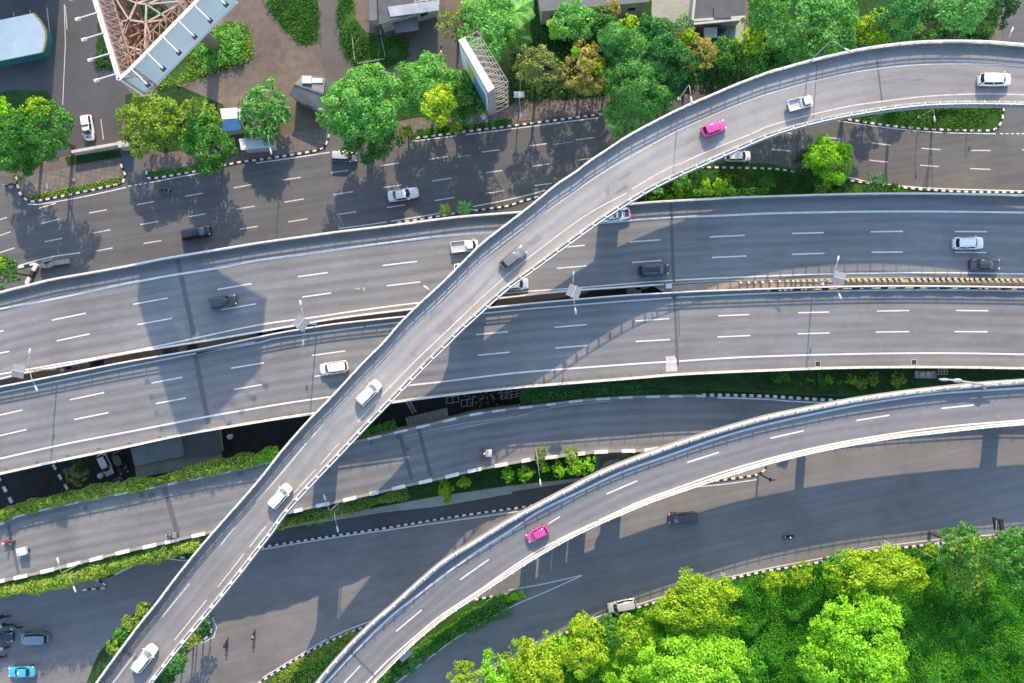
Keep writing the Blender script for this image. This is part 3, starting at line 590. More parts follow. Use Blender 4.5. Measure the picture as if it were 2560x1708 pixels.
dashes('lane_marking', D(0, 2, (640, 535, 957, 468), (682, 716, 995, 653), (-100, 697, 208, 628), (-70, 880, 243, 808), (1390, 382, 1675, 327), (1432, 570, 1708, 518), (2122, 245, 2422, 195), (2150, 440, 2404, 396)) + D(1, 2, (515, 128, 820, 86), (535, 320, 830, 280), (2036, 126, 2325, 98)) + D(1, 1, (2020, 1505, 2315, 1477)) +
       D(2, 1, (390, 1438, 688, 1412), (1133, 1379, 1443, 1358), (1135, 1568, 1450, 1550), (1893, 1332, 2180, 1320), (1885, 1526, 2187, 1513)) + D(2, 2, (398, 60, 693, 36)) + D(3, 1, (275, 1304, 560, 1297), (272, 1497, 564, 1489), (1000, 1289, 1296, 1283), (990, 1481, 1296, 1477), (1728, 1283, 2024, 1286), (1712, 1477, 2016, 1479)), oM2, .19, mw2_deck)
joint(mw2_deck, *T(0, 2, (1785, 85), (1915, 760)), oM2, .7); joint(mw2_deck, *T(2, 1, (1485, 1140), (1512, 1790)), oM2, .7); joint(mw2_deck, *T(2, 1, (1520, 1140), (1540, 1530)), oM2, .2)
cp = MB(); cp.sheet([at(p, oM2(p)+.005) for p in T(2, 2, (1412, 140), (1490, 130), (1510, 160), (1518, 272), (1412, 276))]); cp.build('concrete_patch', 'concrete', mw2_deck)
for p in T(0, 2, (55, 1172), (340, 1110), (620, 1050), (905, 988), (1187, 935), (1468, 880), (1750, 828), (2095, 766)) + T(1, 2, (30, 718), (318, 672), (1465, 508), (1755, 468), (2310, 410)) + T(2, 2, (245, 380), (522, 353), (800, 330), (1083, 312), (1365, 292)):
    v = at(p, oM2(p)+.004); sh = MB(); sh.box(v, (.55, .3, .012), random.uniform(.05, .2)); sh.build('drain_hole', 'joint', mw2_deck)
for x0_, x1_ in ((20, 135), (230, 310), (435, 600), (710, 840), (975, 1145), (1280, 1430), (1570, 1700), (1840, 1985), (2130, 2240)):
    yb = MB()
    for a in np.linspace(T1(3, 1, x0_, 0)[0], T1(3, 1, x1_, 0)[0], 6)[:-1]:
        i = min(range(MD2.n), key=lambda q: abs(MD2.L[q][0]-a-6)); p = MD2.pos(i, 'l', .36)
        yb.box((at((a+3, 0), MD2.z[i]+.4).x, p.y-.03, MD2.z[i]+.45), (1.3, .12, .7), 0)
    yb.build('painted_panel', 'paint_yellow', mw2)
for px, py in ((170, 905), (650, 830), (1130, 770), (1600, 705)):
    for mw, dy in ((mw1, -55), (mw2, 70)): pier(mw, (1280+(px-1280)*.93, 854+(py+dy-854)*.93), zM((px, 0))-1.3, (2.0, 1.8), math.radians(100), (8.5, 2.0))
md = MB(); mp = [(p[0], p[1]+2) for p in MD1.R[kk-2:]] + [p for p in MD2.L[::-1] if p[0] > 1640]
md.sheet([at(p, zM(p)+.1) for p in mp]); struct(md.build('median', 'gravel_soil'))
# side road -----------------------------------------------------
S_L = T(0, 3, (0, 93)) + T(0, 2, (220, 1568), (800, 1440), (1500, 1303), (2350, 1122)) + T(1, 2, (165, 1075), (880, 912), (1100, 862), (1340, 806), (1560, 755), (1770, 705), (2000, 652), (2350, 602)) + T(2, 2, (300, 568), (650, 525), (1000, 500), (1300, 490), (1720, 484), (2000, 490)) + T(3, 2, (0, 500), (400, 525), (760, 545))
S_R = T(0, 3, (0, 652), (300, 587), (700, 490), (1100, 390), (1500, 300), (1950, 195)) + T(1, 2, (410, 1562), (760, 1487), (990, 1432), (1210, 1382), (1440, 1327), (1720, 1267), (1990, 1202), (2270, 1147)) + T(2, 2, (0, 1133), (190, 1100), (460, 1068), (760, 1035), (1010, 1022), (1290, 1010), (1700, 900)) + T(3, 2, (0, 760), (400, 690), (760, 640))
SD = Deck(S_L, S_R, z4, 110, ph=.35, d=160)
oS = SD.on()
sr = bridge('side_road', 'raised side road lined with white and grey painted kerb walls', 'raised road', SD)
sr_deck = SD.top('deck', 'side_asphalt', sr, inset=.35, m=6); SD.girder(sr, ground=True, ground_z=-6.0)
def painted(side, parent, i0, i1):
    b = MB(); acc = 0; wd_ = .36 if side == 'l' else .52
    for i in range(i0, i1-1):
        L = (SD.pos(i+1, side, 0)-SD.pos(i, side, 0)).length; m = max(1, int(L/.5))
        for q in range(m):
            a = SD.pos(i, side, .28).lerp(SD.pos(i+1, side, .28), q/m); c = SD.pos(i, side, .28).lerp(SD.pos(i+1, side, .28), (q+1)/m); e = c-a
            wht = (acc % 3.9) < 1.95; z = SD.z[i]; p = (a+c)/2
            b.box((p.x, p.y, z+(.17 if wht else .14)), (e.length*1.01, wd_ if wht else wd_*.7, .4 if wht else .34), math.atan2(e.y, e.x), 0 if wht else 1); acc += e.length
    return b.build('kerb_wall', ('kerb_white', 'girder'), parent)
painted('l', sr, 0, SD.idx(1790)); painted('r', sr, 0, SD.idx(1700))
kb = kerb('kerb_stone', T(2, 2, (1740, 490), (2000, 492)) + T(3, 2, (0, 502), (400, 527), (770, 548)), oS, .45, .3, .62, parent=sr)
lines('edge_line', [T(2, 2, (1885, 515), (2350, 530)) + T(3, 2, (150, 545), (560, 565))], oS, .2, sr_deck)
lines('faded_line', [T(2, 2, (-500, 800), (0, 700), (400, 600), (900, 545)), T(1, 2, (1380, 870), (1800, 770), (2350, 690))], oS, .06, sr_deck, 'paint_worn')
joint(sr_deck, *T(0, 2, (1510, 1340), (1628, 1760)), oS, .8); joint(sr_deck, *T(1, 2, (1300, 830), (1420, 1270)), oS, .9); joint(sr_deck, *T(1, 2, (1478, 790), (1595, 1240)), oS, .9)
for i_, x_, y_ in ((1, 1050, 935), (1, 1290, 880), (1, 1375, 992), (0, 1300, 1412), (0, 1392, 1408), (0, 790, 1528), (0, 2205, 1216)):
    q_ = T1(i_, 2, x_, y_); pb = MB(); w_, h_ = random.uniform(5, 9), random.uniform(4, 6); pb.sheet([at((q_[0]+sx*w_+random.uniform(-2, 2), q_[1]+sy*h_-sx*1.5+random.uniform(-1, 1)), oS(q_)+.006) for sx, sy in ((-1, -1), (0, -1.2), (1, -1), (1, 1), (-1, 1))]); pb.build('asphalt_patch', 'joint', sr_deck)
for pts_ in (T(1, 1, (970, 1075), (1060, 1060), (1130, 1050), (1090, 1100), (1050, 1145), (1010, 1120)), T(1, 1, (890, 1085), (960, 1070), (950, 1095))):
    pb = MB(); pb.sheet([at(p, zM(p)+.006) for p in pts_]); pb.build('dust_patch', 'dust', mw1_deck)
joint(sr_deck, *T(0, 3, (75, 110), (172, 570)), oS, .5)
tg = MB(); xs_ = np.arange(-100, 101, 2.0); ys_ = np.arange(-75, 76, 1.5)
mx_ = [((p+q)/2).x for p, q in zip(SD.l, SD.r)]; my_ = [((p+q)/2).y for p, q in zip(SD.l, SD.r)]
for x in xs_:
    ym = np.interp(x, mx_, my_)
    for y in ys_: tg.v.append((x, y, -.03 if y > ym else g5(x)-.04))
k_ = len(ys_)
for i in range(len(xs_)-1):
    for j in range(k_-1): tg.f.append((i*k_+j, (i+1)*k_+j, (i+1)*k_+j+1, i*k_+j+1)); tg.m.append(0)
struct(tg.build('terrain', 'dirt'))
# right ramp ----------------------------------------------------
R_L = T(1, 3, (570, 1568), (700, 1412), (900, 1192), (1100, 1000), (1300, 830), (1500, 620 + 30), (1750, 442), (2050, 256), (2350, 72)) + T(2, 2, (300, 1480), (550, 1350), (800, 1222), (1100, 1098), (1400, 990), (1700, 888), (2000, 798), (2350, 702)) + T(3, 2, (300, 640), (600, 580), (900, 528), (1300, 472), (1700, 427), (2000, 397), (2350, 372))
R_R = T(1, 3, (1090, 1568), (1300, 1352), (1500, 1162), (1750, 960), (2050, 758)) + T(2, 3, (0, 560), (200, 432), (500, 260), (800, 112), (1060, 0)) + T(2, 2, (1300, 1470), (1700, 1333), (2000, 1233), (2350, 1128)) + T(3, 2, (400, 1030), (800, 950), (1200, 886), (1600, 840), (2000, 796), (2350, 766))
RD = Deck(R_L, R_R, zR, 130)
oR = RD.on()
rp = bridge('ramp', 'long curving elevated ramp with bright double white rail at lower right', 'ramp', RD)
rp_deck = RD.top('deck', 'ramp_asphalt', rp); RD.girder(rp); RD.parapet('l', rp, w=.34); RD.parapet('r', rp, w=.3); RD.rail('l', rp, lat=-.32, post=.40); ledge(RD, 'l', rp); RD.rail('r', rp, rails=(.4,))
lines('edge_line', [ext(T(1, 3, (640, 1568), (900, 1288), (1100, 1085), (1300, 905), (1500, 750), (1700, 600), (2000, 380), (2350, 158)) + T(2, 2, (250, 1560), (600, 1390), (1000, 1202), (1400, 1060), (1900, 885), (2350, 760)) + T(3, 2, (600, 628), (1000, 555), (1500, 485), (2000, 448), (2350, 427)))], oR, .3, rp_deck)
lines('edge_line', [ext(T(1, 3, (1010, 1568), (1200, 1372), (1450, 1150), (1700, 945), (2050, 715)) + T(2, 3, (0, 505), (250, 345), (500, 215), (800, 75)) + T(2, 2, (1150, 1480), (1500, 1350), (1900, 1210), (2350, 1078)) + T(3, 2, (600, 940), (1200, 838), (1700, 775), (2350, 722)))], oR, .24, rp_deck)
dashes('lane_marking', D(3, 2, (22, 888, 330, 818), (812, 725, 1115, 676), (1590, 614, 1888, 583)) + D(2, 2, (868, 1400, 1150, 1278), (1608, 1110, 1900, 1017)) + D(1, 3, (1285, 1093, 1520, 897), (1875, 618, 2138, 432), (760, 1620, 958, 1408)) + D(2, 3, (200, 185, 440, 40)), oR, .21, rp_deck)
joint(rp_deck, *T(1, 3, (880, 1285), (1100, 1505)), oR, .55)
for base, rz, size in (((2483, 1010), .1, (2.7, 2.2)), ((1536, 1186), .5, (2.7, 2.2)), ((1451, 1238), .5, (2.1, 2.0)), ((1408, 1262), .5, (1.7, 1.8)), ((1372, 1285), .5, (1.5, 1.6)), ((1330, 1308), .5, (2.0, 1.8)), ((1010, 1560), .75, (2.4, 2.0)), ((2010, 1060), .3, (1.2, 1.2))):  # the close row of narrower piers is added for its shadow bands
    pier(rp, base, zR(base)-1.3, size, rz+math.pi/2, (5.2, 2.2) if size[0] > 2.3 else None)
# ---------------------------------------------------------------- vehicles
mat('glass_dark', (.015, .022, .028), .08, 0, spec=.6); mat('glass_blue', (.10, .16, .19), .1, 0, spec=.6)
mat('tyre', (.02, .02, .022), .8, 0); mat('rim', (.35, .35, .36), .35, 0, metal=.7)
mat('lamp_clear', (.75, .77, .78), .15, 0); mat('lamp_red', (.45, .02, .02), .25, 0); mat('trim', (.03, .03, .033), .5, 0)
PAINT = {'white': (.82, .82, .82), 'silver': (.55, .57, .58), 'black': (.018, .02, .024), 'charcoal': (.045, .055, .062), 'grey': (.16, .17, .18), 'pink': (.80, .06, .30), 'maroon': (.075, .05, .065),
         'cyan': (.05, .42, .58), 'navy': (.02, .04, .11), 'slate': (.22, .28, .33), 'green': (.02, .05, .04), 'bluebody': (.03, .12, .30)}
for k_, c_ in PAINT.items(): mat('paint_'+k_+'_car', c_, .28, 0, metal=.25 if k_ in ('silver', 'slate') else 0, spec=.5, coat=.6)
mat('bed_grey', (.45, .47, .47), .6, .12, 4); mat('police_blue', (.02, .05, .16), .3, 0, coat=.5); mat('police_pink', (.85, .10, .25), .4, 0)
KINDS = {'mpv': dict(W=1.70, H=1.68, belt=.98, cowl=.80, wt=.665, rt=.075, rb=.02), 'hatch': dict(W=1.66, H=1.5, belt=.92, cowl=.78, wt=.63, rt=.15, rb=.04),
         'sedan': dict(W=1.72, H=1.45, belt=.92, cowl=.71, wt=.575, rt=.28, rb=.16), 'suv': dict(W=1.8, H=1.74, belt=1.05, cowl=.75, wt=.63, rt=.12, rb=.045),
         'van': dict(W=1.72, H=1.88, belt=1.08, cowl=.88, wt=.77, rt=.05, rb=.015), 'pickup': dict(W=1.68, H=1.75, belt=1.0, cowl=.90, wt=.80, rt=.575, rb=.555)}
def body_mesh(b, L, W, k):
    xs = [0, .015, .06, .18, .38, .58, .74, .86, .935, .975, 1.0]; wf = [.72, .88, .96, 1, 1, 1, .99, .965, .89, .79, .58]
    bl = k['belt']; cw = k['cowl']; n = len(xs); o = len(b.v)
    def top(x):
        if x <= .001: return bl*.74
        if x < .02: return bl*.92
        if x < cw: return bl
        t = (x-cw)/(1-cw); return bl*(1-.10*t-.24*t**4)
    for x, f in zip(xs, wf):
        w = W/2*f; z = top(x)
        for y, zz in ((-.88*w, .20), (-w, .42), (-.985*w, z-.17), (-.93*w, z-.04), (-.55*w, z+.015), (0, z+.03), (.55*w, z+.015), (.93*w, z-.04), (.985*w, z-.17), (w, .42), (.88*w, .20)):
            b.v.append(((x-.5)*L, y, zz))
    for i in range(n-1):
        for a in range(11):
            c = (a+1) % 11; b.f.append((o+i*11+a, o+i*11+c, o+(i+1)*11+c, o+(i+1)*11+a)); b.m.append(0)
    b.f.append(tuple(o+a for a in range(11))[::-1]); b.m.append(0); b.f.append(tuple(o+(n-1)*11+a for a in range(11))); b.m.append(0)
def cabin(L, W, k):
    h = W/2; f = lambda x: (x-.5)*L
    B = [(f(k['cowl']+.025), 0), (f(k['cowl']-.02), .83*h), (f((k['cowl']+k['rb'])/2), .955*h), (f(k['rb']+.015), .86*h), (f(k['rb']-.008), 0)]
    Tp = [(f(k['wt']+.015), 0), (f(k['wt']-.01), .66*h), (f((k['wt']+k['rt'])/2), .74*h), (f(k['rt']+.01), .69*h), (f(k['rt']-.006), 0)]
    full = lambda q: q + [(x, -y) for x, y in q[3:0:-1]]
    return [Vector((x, y, k['belt']-.01)) for x, y in full(B)], [Vector((x, y, k['H']-.06)) for x, y in full(Tp)]
def pane(b, bt, tp, i, j, u0, u1, v0, v1, off=.012):
    q = lambda u, v: bt[i].lerp(bt[j], u).lerp(tp[i].lerp(tp[j], u), v)
    P = [q(u0, v0), q(u1, v0), q(u1, v1), q(u0, v1)]; nrm = (P[1]-P[0]).cross(P[3]-P[0]).normalized()
    c = (P[0]+P[2])/2
    if nrm.dot(Vector((c.x*.2, c.y, .3 if abs(c.y) < .2 else 0)) if abs(c.y) > .5 else Vector((c.x-(bt[2].x), 0, .5))) < 0: nrm.negate()
    b.add([p+nrm*off for p in P], [(0, 1, 2, 3)])
def wheel(root, x, y, r=.31):
    b = MB(); b.tube([(x, y-.1, r), (x, y+.1, r)], r, 12, 0); o = b.build('wheel', 'tyre', root)
    s_ = 1 if y > 0 else -1; b = MB(); b.tube([(x, y+s_*.09, r), (x, y+s_*.112, r)], r*.62, 10); b.build('rim', 'rim', o); return o
def surface(zf, p):
    z = zf(p)
    for dk in (FD, MD1, MD2, SD, RD):
        if dk.zf is zf:
            q, lat = dk.probe(at(p, z))
            if q is not None and -.05 < lat < 1.05: return q
    return z
def car(name, label, cat, rear, front, zf, kind, col, group=None, glass='glass_dark', roof=None, rails=False, W=None, side=None, hood=None):
    k = dict(KINDS[kind]); z = surface(zf, ((rear[0]+front[0])/2, (rear[1]+front[1])/2)); a, c = at(rear, z+.6), at(front, z+.6)
    L = (c-a).length; m = (a+c)/2; s_ = max(.84, min(1.12, L/4.3)); W = (W or k['W'])*(s_*.6+.4)
    root = empty(name, (m.x, m.y, z+.012), label, cat, group, math.atan2((c-a).y, (c-a).x))
    pm = 'paint_%s_car' % col; h = W/2; f = lambda x: (x-.5)*L
    b = MB()
    if kind != 'pickup': body_mesh(b, L, W, k); b.build('body', 'paint_%s_car' % (side or col), root, True)
    else:
        body_mesh(b, L, W, dict(k, belt=k['belt']))
        # keep only the nose: drop the shell behind the cab, chassis instead
        keep = [i for i, q in enumerate(b.f) if min(b.v[x][0] for x in q) > f(.5)-.01]; b.f = [b.f[i] for i in keep]; b.m = [0]*len(b.f)
        b.box((f(.53), 0, .62), (L*.05, W*.95, .85)); b.build('body', pm, root, True)
        ch = MB(); ch.box((f(.28), 0, .48), (L*.55, W*.5, .22)); ch.build('chassis', 'trim', root)
        bd = MB(); bw = W*1.0; x0_, x1_ = f(0.0), f(.545); xm, xl = (x0_+x1_)/2, x1_-x0_
        bd.box((xm, 0, .72), (xl, bw, .07), mi=1)
        for sy in (-1, 1): bd.box((xm, sy*(bw/2-.03), .95), (xl, .06, .40))
        bd.box((x0_+.03, 0, .95), (.06, bw-.13, .40)); bd.box((x1_-.03, 0, .99), (.06, bw-.13, .48))
        bd.build('cargo_bed', (pm, 'bed_grey'), root)
    bt, tp = cabin(L, W, k); b = MB()
    cc = Vector((sum(p.x for p in tp)/8, 0, 0)); inner = [Vector((cc.x+(p.x-cc.x)*.8, p.y*.78, k['H'])) for p in tp]; mid = [Vector((cc.x+(p.x-cc.x)*.95, p.y*.94, k['H']-.022)) for p in tp]
    V = bt+tp; b.add(V, [(i, (i+1) % 8, 8+(i+1) % 8, 8+i) for i in range(8)])
    b.build('cabin', 'paint_%s_car' % (side or col), root)
    b = MB(); b.add(tp+mid+inner, [(i, (i+1) % 8, 8+(i+1) % 8, 8+i) for i in range(8)] + [(8+i, 8+(i+1) % 8, 16+(i+1) % 8, 16+i) for i in range(8)] + [tuple(range(16, 24))])
    rf = b.build('roof', 'paint_%s_car' % (roof or col), root, True)
    b = MB(); pane(b, bt, tp, 0, 1, 0, .93, .07, .93); pane(b, bt, tp, 0, 7, 0, .93, .07, .93); b.build('windshield', glass, root)
    b = MB(); pane(b, bt, tp, 4, 3, 0, .9, .12, .92); pane(b, bt, tp, 4, 5, 0, .9, .12, .92); b.build('rear_window', 'glass_dark', root)
    for pr in ((1, 2, 3), (7, 6, 5)):
        b = MB(); pane(b, bt, tp, pr[0], pr[1], .10, .97, .14, .9); pane(b, bt, tp, pr[1], pr[2], .03, .90, .14, .9); b.build('side_window', 'glass_dark', root)
    for x in (.17, .815):
        for sy in (-1, 1): wheel(root, f(x), sy*(h-.085))
    for sy in (-1, 1):
        b = MB(); b.ball((f(.945), sy*h*.70, k['belt']*.76), (.17, .15, .09)); b.build('headlight', 'lamp_clear', root, True)
        b = MB(); b.box((f(.012), sy*h*.76, k['belt']*.82), (.1, .2, .26)); b.build('tail_light', 'lamp_red', root)
        b = MB(); b.ball((f(k['cowl']-.045), sy*(h+.06), k['belt']+.06), (.07, .12, .08)); b.build('mirror', pm if roof is None else 'trim', root, True)
    if rails:
        for sy in (-1, 1): b = MB(); b.tube([(f(k['rt']+.06), sy*h*.56, k['H']-.01), (f(k['wt']-.06), sy*h*.56, k['H']-.01)], .03); b.build('roof_rail', 'rim', root)
    if hood:
        b = MB(); x0_, x1_ = f(k['cowl']+.035), f(.935)
        b.add([(x0_, -h*.62, k['belt']+.028), (x1_, -h*.58, k['belt']*.93+.03), (x1_, h*.58, k['belt']*.93+.03), (x0_, h*.62, k['belt']+.028)], [(0, 1, 2, 3)]); b.build('hood_panel', hood, root)
    return root
G_F, G_M, G_S, G_R = 'cars on the flyover', 'cars on the motorway', 'cars on the streets below', 'cars on the ramp'
P2 = lambda i, j, a, b, c, d: T(i, j, (a, b), (c, d))
pol = car('police_car', 'white police wagon with dark blue hood parked in the shaded yard', 'police car', *P2(0, 0, 792, 1058, 828, 1288), z0, 'mpv', 'white', None, 'glass_dark', hood='police_blue', side='white')
b = MB(); b.box((-.1, 0, 1.74), (.22, 1.1, .1)); b.build('light_bar', 'police_blue', pol)
car('parked_van', 'silver grey van half under the big fresh green roadside tree', 'van', *P2(1, 0, 692, 1432, 932, 1444), z0, 'mpv', 'silver', G_S, side='slate')
car('sedan', 'white sedan driving on the tree shaded upper street', 'car', *P2(1, 1, 1212, 242, 1492, 197), z0, 'sedan', 'white', G_S)
car('van', 'black people carrier on the upper street with pale windshield', 'car', *P2(0, 1, 1666, 596, 1932, 545), z0, 'mpv', 'black', G_S, 'glass_blue')
car('suv', 'black car passing a lane dash on the left part of the northern motorway', 'car', *P2(0, 1, 1928, 1226, 2174, 1180), zM, 'suv', 'charcoal', G_M)
car('pickup_truck', 'white open bed pickup on the motorway just left of the flyover', 'pickup truck', *P2(1, 1, 1793, 708, 2040, 678), zM, 'pickup', 'white', G_M)
car('hatchback', 'white car on the motorway almost hidden under the flyover, only one corner showing', 'car', *P2(1, 1, 1818, 905, 2070, 875), zM, 'hatch', 'white', G_M)
p8 = car('police_car', 'white police car with blue hood and pink nose emerging from under the flyover', 'police car', *P2(2, 1, 802, 424, 1086, 386), zM, 'sedan', 'white', G_M, hood='police_blue')
car('van', 'black people carrier with ribbed roof on the right side northern carriageway', 'car', *P2(2, 1, 1162, 922, 1440, 902), zM, 'mpv', 'black', G_M, 'glass_blue', rails=True)
car('hatchback', 'silver white car nose showing below the flyover beside the motorway gap', 'car', *P2(2, 1, -110, 1052, 152, 1034), zM, 'mpv', 'silver', G_M)
car('suv', 'white sport utility with roof rails at right end of the northern motorway', 'car', *P2(3, 1, 1695, 668, 1974, 664), zM, 'suv', 'white', G_M, rails=True)
car('sedan', 'dark grey sedan beside the yellow median posts at far right', 'car', *P2(3, 1, 1852, 860, 2132, 860), zM, 'sedan', 'charcoal', G_M, 'glass_blue')
car('van', 'white people carrier heading left on the southern motorway', 'car', *P2(1, 2, 845, 220, 588, 258), zM, 'mpv', 'white', G_M, 'glass_blue')
car('hatchback', 'white hatchback at the middle of the flyover above the motorway edge', 'car', *P2(1, 2, 940, 565, 1130, 372), zF, 'mpv', 'white', G_F, 'glass_blue')
car('hatchback', 'white hatchback on the flyover above the raised side road', 'car', *P2(1, 2, 138, 1514, 306, 1322), zF, 'mpv', 'white', G_F, 'glass_blue')
car('hatchback', 'white hatchback at the lowest left end of the flyover', 'car', *P2(0, 3, 1244, 1446, 1418, 1228), zF, 'mpv', 'white', G_F, 'glass_blue')
car('sedan', 'dark grey sedan climbing the flyover above the motorway gap', 'car', (1255, 668), (1312, 621), zF, 'hatch', 'grey', G_F, 'glass_blue')
car('hatchback', 'pink hatchback on the upper bend of the flyover', 'car', *P2(2, 0, 1745, 1218, 1958, 1140), zF, 'hatch', 'pink', G_F, 'glass_blue')
car('pickup_truck', 'small white pickup with loaded grey bed on the flyover bend', 'pickup truck', *P2(3, 0, 180, 982, 405, 922), zF, 'pickup', 'white', G_F)
car('van', 'white people carrier at the top right end of the flyover', 'car', *P2(3, 0, 1930, 733, 2226, 733), zF, 'mpv', 'white', G_F)
car('hatchback', 'white hatchback on the street tucked below the flyover railing', 'car', *P2(2, 0, 1952, 1436, 2190, 1436), z0, 'hatch', 'white', G_S)
car('hatchback', 'pink hatchback heading down the lower right ramp', 'car', *P2(2, 3, 328, 148, 138, 244), zR, 'hatch', 'pink', G_R, 'glass_blue')
car('van', 'dark maroon people carrier heading left on the shaded lower street', 'car', *P2(2, 3, 1702, 46, 1430, 56), z5, 'mpv', 'maroon', G_S, 'glass_blue')
car('van', 'silver van stopped against the kerb beside the lime green park trees', 'van', *P2(2, 3, 1136, 828, 878, 880), z5, 'mpv', 'silver', G_S)
car('van', 'blue grey van in the bottom left corner street', 'van', *P2(0, 3, 450, 1152, 196, 1156), z5, 'van', 'slate', G_S)
tx = car('taxi', 'bright cyan taxi sedan at the bottom left corner', 'taxi', *P2(0, 3, 326, 1458, 76, 1466), z5, 'sedan', 'cyan', G_S)
b = MB(); b.box((.1, 0, 1.48), (.18, .42, .14)); b.build('roof_sign', 'lamp_clear', tx)
car('van', 'dark blue car cut by the left frame edge beside motorbikes', 'car', *P2(0, 3, -135, 1148, 122, 1144), z5, 'mpv', 'navy', G_S)
car('hatchback', 'silver car parked in the dark pit below the motorway', 'car', *P2(0, 2, 925, 1032, 1018, 1228), z0, 'hatch', 'silver', None)
car('jeep', 'black jeep parked beside the silver car below the motorway', 'jeep', *P2(0, 2, 1075, 1010, 1150, 1210), z0, 'suv', 'black', None)
car('hatchback', 'grey car roof half covered by the yellow green hedge near the jeep', 'car', *P2(0, 2, 1075, 1250, 1165, 1440), z0, 'hatch', 'slate', None)
tr = car('pickup_truck', 'dark green pickup with white covered bed parked behind the orange tinted tree', 'pickup truck', *P2(2, 0, 1745, 322, 1982, 316), z0, 'pickup', 'green', None)
b = MB(); Lx = (at(T1(2, 0, 1745, 322))-at(T1(2, 0, 1982, 316))).length; b.box((-.22*Lx, 0, 1.25), (Lx*.5, 1.6, .9)); b.build('box_cover', 'paint_white_car', tr)
# lettering on the police hood
def word(text, size, parent, loc, rz, material, name='lettering'):
    cu = bpy.data.curves.new(name, 'FONT'); cu.body = text; cu.size = size; cu.align_x = 'CENTER'; cu.align_y = 'CENTER'; cu.extrude = .004
    o = bpy.data.objects.new(name, cu); COL.objects.link(o)
    dg = bpy.context.evaluated_depsgraph_get(); me = bpy.data.meshes.new_from_object(o.evaluated_get(dg)); bpy.data.objects.remove(o)
    me.materials.clear(); me.materials.append(M[material]); q = link(name, me, parent); q.location = loc; q.rotation_euler = (0, 0, rz); return q
word('POLISI', .46, p8, (1.30, 0, .975), math.pi/2, 'lamp_clear')
word('POLISI', .42, pol, (1.48, 0, 1.03), math.pi/2, 'lamp_clear')
b = MB()
for y in (-.45, -.15, .15, .45): b.box((1.98, y, .78), (.42, .24, .06), rz=.12*y)
b.build('nose_stripe', 'police_pink', p8); b = MB(); b.box((-.15, 0, 1.49), (.26, 1.05, .1)); b.build('light_bar', 'police_blue', p8)
# ---------------------------------------------------------------- people and motorbikes
for n_, c_ in (('skin', (.30, .17, .10)), ('cloth_black', (.02, .02, .024)), ('cloth_red', (.5, .03, .05)), ('cloth_blue', (.03, .30, .55)), ('cloth_grey', (.22, .22, .23)), ('cloth_white', (.7, .7, .68)), ('cloth_olive', (.10, .10, .06)), ('trousers', (.035, .04, .06)), ('helmet_white', (.75, .76, .77)), ('helmet_black', (.02, .02, .02)), ('cargo', (.62, .55, .47)), ('tarp_white', (.72, .73, .74))): mat(n_, c_, .6, .08, 6)
def rider_mesh():
    v = {}; E = []; rad = []; idx = []
    def p(n, co, r): v[n] = len(idx); idx.append(co); rad.append(r)
    def e(*ns):
        for a, c in zip(ns, ns[1:]): E.append((v[a], v[c]))
    p('pelvis', (-.05, 0, .86), .16); p('waist', (-.03, 0, 1.02), .14); p('chest', (.04, 0, 1.26), .17); p('neckb', (.08, 0, 1.42), .07); p('neck', (.11, 0, 1.50), .06); p('head', (.14, 0, 1.62), .10); p('crown', (.14, 0, 1.74), .085); p('nose', (.235, 0, 1.61), .025)
    e('pelvis', 'waist', 'chest', 'neckb', 'neck', 'head', 'crown'); e('head', 'nose')
    for s_, t in ((1, 'l'), (-1, 'r')):
        p('sh'+t, (.06, s_*.21, 1.36), .075); p('el'+t, (.22, s_*.31, 1.12), .052); p('wr'+t, (.44, s_*.29, 1.06), .035); p('pa'+t, (.50, s_*.28, 1.06), .036)
        e('chest', 'sh'+t, 'el'+t, 'wr'+t, 'pa'+t)
        for q, (dy, ln) in enumerate(((-.033, .055), (-.011, .065), (.011, .06), (.033, .048))):
            p('k%d%s' % (q, t), (.53+ln*.4, s_*.28+dy, 1.055), .010); p('f%d%s' % (q, t), (.53+ln*.6, s_*.28+dy, 1.02), .008); e('pa'+t, 'k%d%s' % (q, t), 'f%d%s' % (q, t))
        p('th'+t, (.50, s_*.28-s_*.055, 1.03), .010); p('tt'+t, (.535, s_*.28-s_*.05, 1.01), .008); e('pa'+t, 'th'+t, 'tt'+t)
        p('hip'+t, (.0, s_*.11, .84), .115); p('kn'+t, (.36, s_*.19, .74), .075); p('an'+t, (.22, s_*.18, .36), .048); p('to'+t, (.38, s_*.19, .31), .042); e('pelvis', 'hip'+t, 'kn'+t, 'an'+t, 'to'+t)
    me = bpy.data.meshes.new('person'); me.from_pydata(idx, E, []); o = link('person_build', me)
    md_ = o.modifiers.new('s', 'SKIN'); sv = me.skin_vertices[0].data
    for i, r in enumerate(rad): sv[i].radius = (r, r); sv[i].use_root = (i == 0)
    sb = o.modifiers.new('ss', 'SUBSURF'); sb.levels = 1; sb.render_levels = 1
    bpy.context.view_layer.update(); dg = bpy.context.evaluated_depsgraph_get(); res = bpy.data.meshes.new_from_object(o.evaluated_get(dg)); bpy.data.objects.remove(o)
    res.materials.clear()
    for m_ in ('skin', 'cloth_black', 'trousers', 'trim'): res.materials.append(M[m_])
    for pl in res.polygons:
        c = pl.center; pl.use_smooth = True
        pl.material_index = 0 if (c.z > 1.47 or c.x > .45 and c.z > .95) else 1 if c.z > .93 else 2 if c.z > .40 else 3
    return res
RIDER = rider_mesh()
HELM = MB(); HELM.ball((.13, 0, 1.68), (.15, .135, .14), 10, 6)
